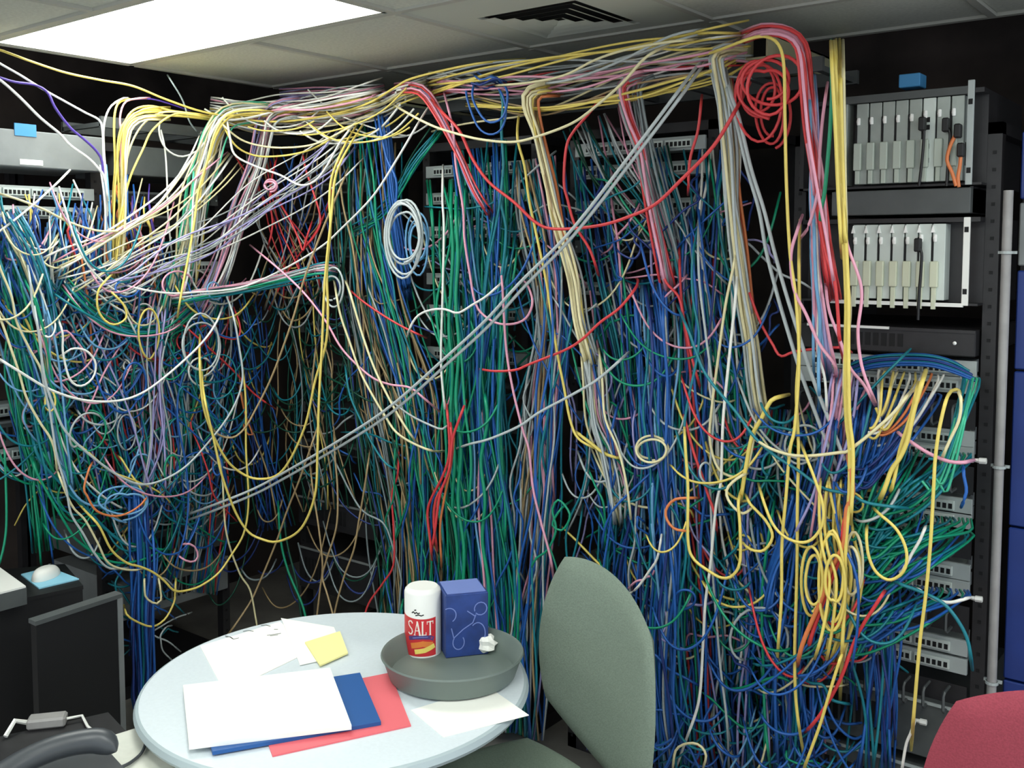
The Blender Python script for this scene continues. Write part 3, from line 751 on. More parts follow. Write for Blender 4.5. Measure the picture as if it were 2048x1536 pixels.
# cables that can be followed one by one: colour, radius in mm, distance from the racks, label, path
TR = """
yellow|3.4|.30|long yellow cable from the top left corner into the overhead tray|-40,88 0,100 60,122 130,145 200,160 265,172 330,198 400,222 470,235 530,243 600,240 680,225 740,205 790,175 830,155 950,128 1050,118
white|3.2|.26|upper white cable from the left edge to the far left rack post|-40,100 0,127 40,150 85,178 130,203 170,225 198,240 205,262 207,310 212,370 216,440
white|3.6|.28|thick white cable from the left edge sagging to the rack post|-40,135 0,160 40,195 80,235 120,268 140,290 175,315 195,335 210,360 218,430
purple|3.6|.27|purple cable crossing the two white ones at the upper left|-40,140 0,155 30,164 70,170 95,185 110,215 140,255 170,280 195,305 205,330 208,400
yellow|3.4|.24|yellow cable, uppermost of the bunch draped over the left tray|440,236 395,228 345,222 300,212 265,222 248,255 246,330 240,420 228,500 235,560
yellow|3.4|.27|yellow cable with a flat top in the bunch near the left tray|440,242 395,236 350,232 290,232 258,250 248,300 250,350 240,440 232,520 240,570
yellow|3.4|.29|yellow cable leaning right to left in the bunch at the left tray|440,240 385,230 345,230 305,260 285,300 262,350 248,400 236,460 230,530 222,580
yellow|3.4|.22|leftmost yellow cable of the bunch hanging from the left tray|260,198 238,205 230,225 228,260 230,330 226,400 230,470 238,540
cream|3.2|.25|cream cable inside the yellow bunch at the left tray|430,238 370,226 320,226 285,250 262,290 250,340 246,400 250,460 244,530
white|3.0|.24|white cable arching left of the yellow bunch|256,196 243,198 220,215 208,250 208,300 214,380 218,470
pink|3.0|.23|pink cable arching over inside the yellow bunch|300,196 275,197 250,205 240,235 243,280 240,350
purple|2.6|.14|dull purple cable running flat over the left tray|250,200 300,198 340,208 380,222
white|3.0|.22|white cable loop hanging between yellow bunch and cream bundle|326,222 318,260 330,295 360,313 392,303 412,280
white|2.8|.20|thin white cable dropping from the small white loop|322,260 330,300 334,360 336,430 345,520
grey|2.6|.20|thin grey cable above the small white loop|335,150 365,200 380,245 405,275
white|3.4|.40|white cable sagging deepest under the tray left of centre|452,225 460,275 470,310 510,332 560,350 600,370 630,362 655,330 680,285 715,240
yellow|3.2|.34|yellow-white swag just under the white tray bundle|440,238 470,290 510,311 560,312 610,303 650,285 700,250
cream|3.2|.36|cream swag under the tray above the yellow-white one|430,235 480,278 530,293 580,295 630,288 680,265 730,235
white|3.2|.30|white cable slanting from cream bundle down to the left patch area|430,262 405,290 370,335 330,380 270,425 200,470 120,500 60,530
white|3.2|.33|white cable crossing the left tangle above the slanting one|140,340 110,370 60,415 0,462 -40,490
cream|3.4|.32|cream cable running down right across the left patch panels|-10,385 40,400 90,420 140,445 200,462 260,460
white|3.2|.42|long white arc from the left tangle up to the square tube end|216,556 259,573 332,586 398,584 481,575 564,540 640,495 680,460 746,392 796,315 839,242 863,205
white|3.4|.46|white arc crossing the left tangle at mid height|-30,700 0,719 37,742 100,779 166,800 232,802 282,787 332,752 398,692 432,646 450,600
silver|3.2|.48|lowest big pale arc in the left half of the tangle|60,560 76,659 90,759 110,818 133,865 186,915 249,958 299,968 365,938 425,875 465,818 485,759 478,692 465,626 440,560
white|3.0|.44|small white round loop in the left tangle|113,629 125,666 126,706 140,759 163,772 186,755 191,726 173,702 146,697 126,709 110,718
yellow|3.0|.44|yellow teardrop loop in the upper left tangle|230,545 216,556 196,583 196,619 212,643 232,649 252,636 249,613 232,593 212,575
yellow|3.6|.50|big yellow loop hanging left of centre, its outer strand|720,240 690,290 665,350 659,400 661,460 654,543 656,626 651,692 631,759 608,858 565,941 518,958 475,941 442,902 408,818 399,712 402,640
yellow|3.6|.53|lower big yellow loop reaching down beside the round table|735,236 700,290 672,350 662,440 650,560 644,692 638,800 635,900 630,989 602,1057 556,1083 520,1077 495,1062 470,1022 444,951 430,890 408,790 400,700
tan|3.2|.48|tan cable slanting down left into the big yellow loop|700,330 645,460 608,560 585,640 545,750 508,825 488,858 465,875 435,868 415,840
silver|3.0|.46|pale cable along the left side of the left tangle|50,503 60,560 66,619 80,676 86,759 100,825 113,908 132,976 142,1027 165,1065 190,1108 215,1135 245,1137 285,1130
cream|3.2|.42|cream cable at the left edge curving down to the right|-20,600 0,636 20,692 37,742 53,795 80,845 100,875 110,905 116,960
cream|3.0|.40|cream cable bent twice at the far left edge|-10,500 0,536 23,593 33,643 60,699 83,742 95,800
green|3.2|.28|green cable hanging alone at the left edge over the white tray|8,880 10,920 13,1027 10,1078 0,1123 -10,1150
green|3.0|.26|green cable ending above the light blue pad|64,880 67,925 69,1000 76,1060 81,1116 84,1140
blue|2.8|.24|dull blue cable right of the green one above the light blue pad|80,940 86,990 97,1060 107,1128
green|3.4|.36|green cable bulging low under the left tangle|60,900 76,950 137,1057 157,1083 203,1116 241,1126 279,1121 305,1110 340,1092
teal|4.2|.34|thick teal cable slanting across the lower left tangle|60,860 84,925 157,1001 216,1062 254,1090 300,1110 330,1112
green|3.0|.33|second green cable slanting with the thick teal one|70,880 120,960 190,1040 240,1078 300,1096 350,1100
yellow|3.2|.46|yellow cable wandering along the bottom of the left tangle|140,985 168,1019 198,1052 223,1100 254,1126 279,1133 305,1144 328,1161 350,1182 381,1179 406,1169 437,1146 462,1111 488,1065 497,1000 492,900 490,780 470,640
cream|3.0|.45|cream cable beside the yellow one along the lower left|110,930 142,1008 170,1040 195,1085 214,1123 240,1137 275,1140 300,1132
yellow|3.0|.42|yellow loop around the foot of the blue bundle|352,1150 350,1185 348,1205 330,1238 305,1253 277,1245 254,1230 248,1210
orange|3.0|.44|orange cable curving round in the lower left tangle|188,920 178,938 168,976 173,989 190,1019 216,1031 241,1031 264,1022 284,1007 300,985
pink|3.0|.45|small pink loop right of the blue bundle|353,1108 371,1121 389,1123 396,1111 389,1093 373,1087 360,1092
cream|3.0|.44|small cream loop on the blue bundle near the floor|289,1150 289,1174 292,1195 310,1207 322,1200 320,1174 316,1150
tan|3.2|.34|tan cable falling to the left end of the round table|640,840 602,951 574,1022 551,1088 515,1174 500,1205 470,1250 440,1290
tan|3.0|.30|tan cable crossing another low behind the table centre|620,930 627,989 637,1052 645,1129 640,1179 635,1222 625,1300
tan|3.0|.32|tan cable leaning right low behind the table|668,860 670,913 675,976 673,1052 652,1123 645,1154 655,1190 668,1240 675,1300
tan|3.0|.28|tan cable falling left towards the table back edge|740,900 729,976 718,1040 708,1098 688,1154 670,1222 660,1290
grey|3.0|.26|grey cable zigzagging down left of the salt canister|660,900 675,933 721,1017 767,1047 787,1098 802,1154 800,1190 795,1260
green|4.0|.24|green cable pair leaning right above the table, left strand|556,1000 561,1078 576,1141 607,1217 620,1290
dark green|3.6|.22|dark green cable beside the leaning green one above the table|566,1020 575,1090 592,1160 600,1215 612,1290
red|3.0|.28|red cable kinking low left of the salt canister|798,900 795,951 784,989 787,1052 787,1129 764,1169 734,1215 720,1290
cream|3.0|.40|cream cable crossing down to the left end of the table|430,890 444,951 452,1062 478,1144 500,1180 512,1240 520,1290
silver|4.0|.50|straight silver-grey cable, upper of the long diagonal pair|1425,108 1405,122 1388,140 1354,186 1274,292 1145,458 1040,565 972,640 886,720 780,813 680,880 563,948 500,981 406,1018 360,1034
silver|4.0|.49|straight silver-grey cable, lower of the long diagonal pair|1432,112 1412,126 1396,144 1362,192 1282,298 1153,464 1048,574 980,649 893,729 787,822 686,889 568,957 505,990 410,1028 362,1044
silver|4.4|.34|straight grey ribbon cable slanting right of the beige bundle, left strand|1440,115 1448,150 1458,195 1471,235 1494,336 1518,420 1532,500 1552,580 1575,660 1605,755 1640,850 1672,930 1690,990
silver|4.4|.35|straight grey ribbon cable slanting right of the beige bundle, right strand|1446,115 1454,150 1464,195 1478,235 1502,336 1528,420 1548,500 1570,580 1598,670 1625,755 1662,850 1692,930 1704,985
cream|3.2|.36|cream loop hanging from the beige bundle, drooping furthest left|1471,470 1471,510 1451,611 1437,712 1424,813 1420,880 1437,937 1471,954 1494,937 1508,873 1515,800
white|3.4|.38|white cable from the beige bundle straight down to the floor|1478,500 1471,594 1457,729 1447,830 1444,900 1442,963 1432,1014 1421,1129 1411,1205 1406,1290 1398,1400 1372,1480 1350,1540
yellow|3.4|.34|yellow cable swinging left then down beside the beige second bundle|1050,210 1039,226 1035,276 1049,332 1058,398 1072,465 1092,560 1102,626 1115,709 1128,775 1141,842 1160,880 1211,905 1238,918
yellow|4.2|.34|short thick yellow cable end right of the lower centre|1150,862 1180,885 1211,908 1245,918
red|4.2|.40|long thick red cable drooping from the square tube to the red coils|843,181 886,226 919,262 946,319 979,365 1029,405 1072,445 1112,458 1198,451 1261,432 1311,408 1360,362 1427,292 1474,215 1500,165
red|3.6|.33|red cable bending down beside the second beige bundle|1210,185 1181,223 1145,266 1132,299 1128,365 1135,398 1150,450 1180,500 1200,560
cream|3.6|.44|cream cable sagging across the centre right under the tray|780,205 820,229 866,252 912,267 962,279 1025,284 1078,272 1145,246 1191,213 1245,166 1294,113 1354,83
cream|3.2|.42|cream cable leaving the tray for the ceiling, second sagging one|980,172 1060,165 1130,150 1190,120 1250,100 1330,85 1400,78
pink|3.2|.36|long pink cable curling into a hook at mid height|885,175 889,189 906,259 912,332 926,415 929,477 939,543 952,609 979,639 1012,649 1049,639 1065,606 1055,570 1040,555
teal|4.0|.32|teal cable dropping from the blue knot under the tray|985,150 1005,200 1003,260 1007,330 1002,400 1012,460 1005,540 990,620 985,720
blue|3.0|.36|blue loop hanging under the tray right of the square tube|932,170 935,200 955,252 979,269 1002,259 1012,226 1005,190 990,170
blue|3.2|.37|second blue loop, wider, in the blue knot under the tray|950,160 945,195 965,235 985,245 1008,230 1015,185 1000,160
blue|3.6|.30|bright blue cable falling right of the dark gap at left centre|755,215 760,252 773,315 793,365 790,448 800,520 818,600
green|5.0|.34|thick green cable, left one of the green column|904,360 902,420 906,500 902,580 898,660 905,740 902,830 910,920 905,1010 915,1100 912,1200 915,1290
green|5.0|.35|thick green cable, right one of the green column|914,365 912,430 916,512 912,600 918,700 912,800 922,900 916,1000 928,1100 925,1200 930,1290
green|5.0|.33|thick green cable low right of the green column|965,760 975,840 962,920 970,1000 965,1080 978,1180 972,1290
white|3.2|.42|wavy cream-white cable at mid height crossing the green column|1010,560 995,573 972,593 946,609 916,626 892,619 866,619 839,629 823,649 812,680
white|3.2|.36|white cable hanging straight left of the green column|886,330 885,400 888,460 885,600 882,720 888,800 895,850
red|3.2|.33|red cable rising rightwards behind the straight white one|700,580 726,603 770,633 810,656 853,676
red|3.4|.38|red and pink cable rising right across the centre|945,735 985,742 1030,740 1060,728 1130,700 1165,678 1200,645 1240,615 1275,570 1272,555
pink|3.2|.44|pink-white cable falling right from the left centre|500,490 560,540 608,586 650,640 680,692 710,726 746,756 780,769 819,775 846,795 886,829
cream|3.4|.45|cream cable swinging down right, outer of two arcs|668,560 680,626 700,686 720,742 746,792 770,832 793,865 829,888 866,902 892,902
cream|3.4|.46|cream cable swinging down right, inner of two arcs|690,560 700,586 727,676 753,746 790,819 815,860 840,895
silver|3.4|.44|pale pink-grey cable rising right across the lower centre|905,900 940,888 979,878 1039,852 1078,825 1145,789 1195,759 1245,716 1262,700
pink|3.2|.38|pale pink cable descending past the chair top|1000,520 1005,576 1012,692 1025,775 1045,858 1058,900 1066,976 1081,1040 1101,1116 1110,1180
teal|3.2|.38|thin pale teal cable sagging below the inner cream arc|690,730 700,790 726,850 746,890 770,925 800,945
silver|3.0|.40|pale cable sagging across the lower centre left|780,800 820,830 860,850 885,858 900,845
red|3.6|.40|red cable, outer strand of the lower red bunch|893,800 899,900 886,951 863,996 855,1027 860,1078 865,1129
red|3.6|.41|red cable, middle strand of the lower red bunch|900,830 904,905 892,960 872,1000 868,1050 876,1110
red|3.6|.42|red cable with a pink end on top in the lower red bunch|935,795 918,840 905,880 898,940 880,990 870,1060 862,1110
orange|3.2|.39|orange-red cable rightmost in the lower red bunch|910,860 902,930 888,1000 880,1060 884,1140
red|3.4|.36|red cable falling past the orange loop right of the chair|1365,820 1386,900 1404,951 1416,989 1429,1027 1435,1070
red|3.4|.32|red cable running down the pink bundle right of centre|1290,365 1304,432 1318,498 1330,560 1358,595 1370,650 1385,720 1405,790
red|3.4|.30|dark red cable hanging beside the beige bundle|1404,190 1396,260 1380,320 1376,390
yellow|3.6|.44|yellow cable from the tray straight down through the red coils|1360,124 1427,104 1501,77 1535,74 1558,91 1568,134 1570,235 1573,370 1580,504 1592,600 1598,720 1590,850 1580,900 1572,994 1564,1087 1563,1194 1557,1283 1550,1400
yellow|3.6|.42|pale yellow cable hanging straight right of the red coils|1600,440 1598,520 1599,640 1597,720 1593,790 1597,900 1595,1007 1594,1141 1590,1283 1590,1360 1595,1430 1612,1540
yellow|4.0|.46|yellow cable, left of three hanging from the ceiling edge at right|1672,78 1676,235 1682,370 1686,460 1692,594 1691,695 1692,830 1699,900 1698,1000 1692,1087 1690,1194 1685,1283 1680,1400
yellow|4.0|.47|yellow cable, middle of three hanging from the ceiling edge at right|1679,78 1683,235 1687,370 1693,500 1697,600 1697,700 1699,830 1706,900 1704,1000 1695,1100
cream|4.0|.45|cream cable, right of three hanging from the ceiling edge|1686,80 1688,235 1690,370 1692,450 1690,520 1700,620 1690,720 1688,840
green|4.2|.44|green cable left of the three yellow ones at the ceiling edge|1662,78 1664,168 1662,230 1657,302 1649,386 1642,420 1640,470
pink|3.4|.43|pink cable crossing the green one under the ceiling edge|1655,165 1645,240 1640,300 1636,380 1618,450 1598,480
pink|3.6|.44|pink cable bowing left beside the pale yellow straight one|1605,430 1595,460 1582,510 1588,578 1612,628 1639,688 1669,729 1672,760
pink|3.4|.46|pink cable swinging over the lower card chassis|1690,455 1696,494 1723,578 1716,662 1723,729 1740,779 1756,816
pink|3.4|.40|pink cable meeting the other at the patch panel corner|1650,560 1658,620 1680,680 1700,735 1728,770 1754,818
red|3.8|.42|red cable curving from the tray down past the lower chassis|1562,64 1595,94 1609,134 1615,235 1629,336 1639,437 1652,510 1669,561 1676,628 1679,678 1689,729
red|3.2|.30|thin red cable bending right under the dark gap|1490,560 1518,638 1545,688 1562,712 1595,702 1680,695 1703,705
light blue|3.8|.40|light blue cable hanging between pink and yellow ones at right|1618,150 1622,300 1628,450 1632,560 1640,640 1637,740 1640,830
white|3.0|.38|white cable beside the light blue one at right|1632,420 1634,500 1638,600 1636,700 1650,760 1655,850
yellow|4.6|.42|thick yellow cable bowing left at lower right|1578,789 1555,795 1541,803 1521,840 1504,873 1491,940 1480,1010
cream|3.4|.46|long cream arc across the lower right into the patch panels|1495,870 1501,873 1548,900 1602,912 1679,905 1703,897 1780,833 1820,785 1835,780
teal|3.4|.44|long teal cable falling right across the lower right|1350,600 1377,662 1410,746 1471,823 1508,873 1548,910 1595,940 1646,976 1698,988 1741,1007 1848,1020
yellow|4.8|.44|thick yellow cable bundle leaning down left from the patch panels, front|1852,740 1830,813 1815,880 1800,915 1783,940 1770,976 1755,1010
yellow|4.0|.43|yellow cable behind the thick leaning one at the patch panels|1838,760 1822,830 1800,900 1788,960 1778,990
yellow|3.6|.46|rightmost yellow cable arching from the panel down to the floor|1924,800 1916,780 1897,789 1881,846 1871,913 1867,980 1861,1087 1851,1194 1840,1283 1830,1400 1822,1500
cream|3.2|.44|cream cable right of the arched yellow one on the panels|1914,778 1922,800 1918,840 1900,880 1880,925
yellow|3.2|.50|big yellow teardrop loop before the right patch panels|1740,1010 1757,1026 1794,1060 1813,1103 1808,1141 1781,1160 1754,1146 1738,1114 1733,1074 1735,1040
yellow|3.2|.48|yellow loop left of the straight yellow cables at lower right|1600,880 1607,900 1628,954 1645,1007 1645,1047 1626,1077 1602,1085 1570,1074 1545,1047 1527,1002 1515,960
yellow|3.2|.47|round yellow loop right above the chair's right side|1490,985 1500,1007 1532,1042 1545,1074 1527,1101 1500,1098 1480,1080
cream|3.2|.46|cream loop beside the white floor cable|1500,945 1477,955 1455,976 1455,996 1470,1017 1488,1027 1510,1010
orange|3.2|.46|orange round loop right of the green chair top|1400,996 1381,996 1350,999 1333,1017 1333,1037 1348,1057 1373,1062 1385,1062
yellow|3.4|.48|yellow cable dipping in a wide bowl right of the green chair|1368,830 1371,900 1376,976 1376,1078 1386,1116 1416,1141 1444,1156 1465,1151 1480,1123 1480,1052 1477,1002 1490,960
orange|4.8|.46|orange-red cable falling to lower right, front strand|1692,890 1706,980 1693,1020 1687,1087 1661,1141 1645,1194 1607,1283 1590,1350
red|4.6|.45|red cable beside the orange one at lower right|1700,1000 1688,1050 1680,1110 1655,1180 1630,1250 1612,1310
red|3.8|.44|red cable slanting low before the last patch panels|1780,1170 1770,1181 1745,1220 1730,1243 1709,1283 1680,1360 1640,1430 1605,1470
yellow|3.4|.46|yellow-green cable slanting at the bottom beside the red one|1690,1290 1670,1350 1655,1400 1640,1450 1618,1510 1605,1545
teal|3.6|.44|pale teal arc sweeping right to the bottom under the patch panels|1780,1160 1800,1168 1848,1186 1888,1208 1917,1243 1936,1283 1945,1340
blue|3.4|.40|short blue curl hanging off the middle patch panel|1926,930 1928,953 1933,980 1928,1000 1922,1015
pink|3.8|.42|pink-white cable plugged into the fourth pale panel at right|1790,860 1812,877 1855,905 1895,922 1925,925 1948,920
white|3.4|.42|white-pink cable end at the lowest visible pale panel|1830,1175 1870,1198 1900,1205 1940,1195
white|3.2|.42|short white cable crossing the teardrop loop|1852,1050 1840,1080 1825,1105 1812,1130 1795,1150
cream|3.0|.40|cream cable at the bottom left of the white floor cable|1345,1540 1352,1500 1375,1487 1398,1490 1412,1510 1405,1540
white|3.2|.36|white plug lead at the bottom right by the maroon chair|1830,1440 1822,1465 1812,1490 1803,1545
grey|3.0|.38|grey cable arching below the round yellow loop|1500,1030 1505,1070 1520,1130 1545,1180 1580,1210
white|3.0|.38|white forked cable falling to the chair's right side|1325,1060 1315,1115 1300,1140 1275,1175 1255,1190
green|3.0|.37|green snarled cable knot above the green chair|1145,1000 1120,1020 1105,1050 1125,1060 1140,1030 1118,1000 1105,1020 1112,1060 1095,1100 1070,1120 1055,1160
mint|3.4|.34|bright mint cable down the cream bundle at the left|388,330 385,380 380,430 382,480 374,520 368,580
red|3.4|.24|red cable, left leg of the zigzag under the tray|555,310 545,350 540,400 545,450 535,500
red|3.4|.25|red cable crossing in the zigzag under the tray|556,400 580,440 598,480 606,502 612,480 625,440
red|3.4|.26|red cable, right leg of the zigzag under the tray|605,305 612,340 622,370 640,430 636,460 605,503
red|3.2|.30|short red cable above the left patch panels|146,445 135,460 140,480 150,510 158,530
orange|3.2|.30|orange cable low in the middle of the left tangle|160,500 170,560 180,640 183,700 185,740
orange|3.0|.24|orange knot of cable in the dark left of centre|478,770 488,820 498,850 505,870 492,865 485,840
"""
def shorten(l): return l
PLUG = MB(); PLUG.box(-.006, .006, -.024, 0, -.004, .004, .001)
plug_me = None
for line in TR.strip().split('\n'):
    col, r, d, label, path = line.split('|')
    p = parse(path)
    e = spline(p, step=9)
    P = to3d(e, float(d), .05 if e[0][1] > 330 else (-.42 if 'ceiling edge' in label and e[0][1] < 100 else .02), .05)
    o = cable_obj(P, float(r) * 1e-3, col, label)
    if 'plugged' in label or 'end at' in label or 'plug lead' in label:
        pl = MB(); pl.tube([(0, 0, 0), (.012, 0, .0), (.013, 0, 0), (.03, 0, .001)], [.0045, .006, .008, .008], 6); q = pl.build('plug', M_white, o)
        q.location = tuple((P[-1] if 'lead' not in label else P[0]) - P[0])

# coils
def coil(cx, cy, rx, ry, turns, col, r, d, label, tail=None, seed=0):
    rg = np.random.default_rng(seed); n = turns * 26
    a = np.linspace(0, turns * 2 * math.pi, n) + 1.5
    k = np.interp(np.linspace(0, 1, n), np.linspace(0, 1, turns * 2 + 1), 1 + .22 * rg.standard_normal(turns * 2 + 1))
    x = cx + rx * np.cos(a) * k + np.interp(a, np.linspace(a[0], a[-1], turns + 2), rg.normal(0, rx * .15, turns + 2))
    y = cy + ry * np.sin(a) * k * (1 + .15 * np.sin(a * .5 + seed))
    dd = d + .03 * np.sin(np.linspace(0, 5, n)) + np.linspace(-.012, .012, n) * turns
    P = wall_at(x, y, dd)
    return cable_obj(P, r, col, label)
coil(808, 472, 32, 62, 5, 'silver', .0036, .34, 'silver-white cable coiled in narrow loops, hung left of the pink bar', seed=1)
coil(835, 478, 20, 50, 3, 'light blue', .0030, .30, 'pale blue cable coiled behind the silver-white coil', seed=2)
coil(1535, 165, 58, 55, 3, 'red', .0038, .40, 'red cable coiled widest below the beige tube end', seed=3)
coil(1520, 190, 40, 60, 2, 'red', .0034, .34, 'red cable coiled narrow inside the wide red coil', seed=4)
coil(1545, 225, 30, 62, 2, 'red', .0034, .30, 'red coil hanging lowest under the beige tube end', seed=5)
coil(1665, 1170, 22, 70, 3, 'yellow', .0034, .46, 'yellow cable bunched in long loops at the lower right', seed=6)
coil(1625, 1160, 20, 62, 2, 'yellow', .0034, .44, 'yellow cable loops left of the long yellow bunch', seed=7)
coil(1705, 1140, 24, 75, 2, 'cream', .0032, .42, 'cream cable loops right of the long yellow bunch', seed=8)
coil(540, 372, 12, 10, 2, 'pink', .0032, .36, 'small pink knot of cable under the tray', seed=9)
coil(1300, 900, 34, 26, 2, 'cream', .0030, .36, 'small cream coil at mid right', seed=10)
coil(665, 575, 16, 28, 2, 'silver', .0030, .42, 'small silver loops hanging from the teal strand end', seed=11)
coil(405, 690, 30, 45, 2, 'silver', .0030, .40, 'grey loops right of the left tangle', seed=12)
coil(245, 1000, 45, 28, 2, 'light blue', .0030, .38, 'pale blue loops low in the left tangle', seed=13)

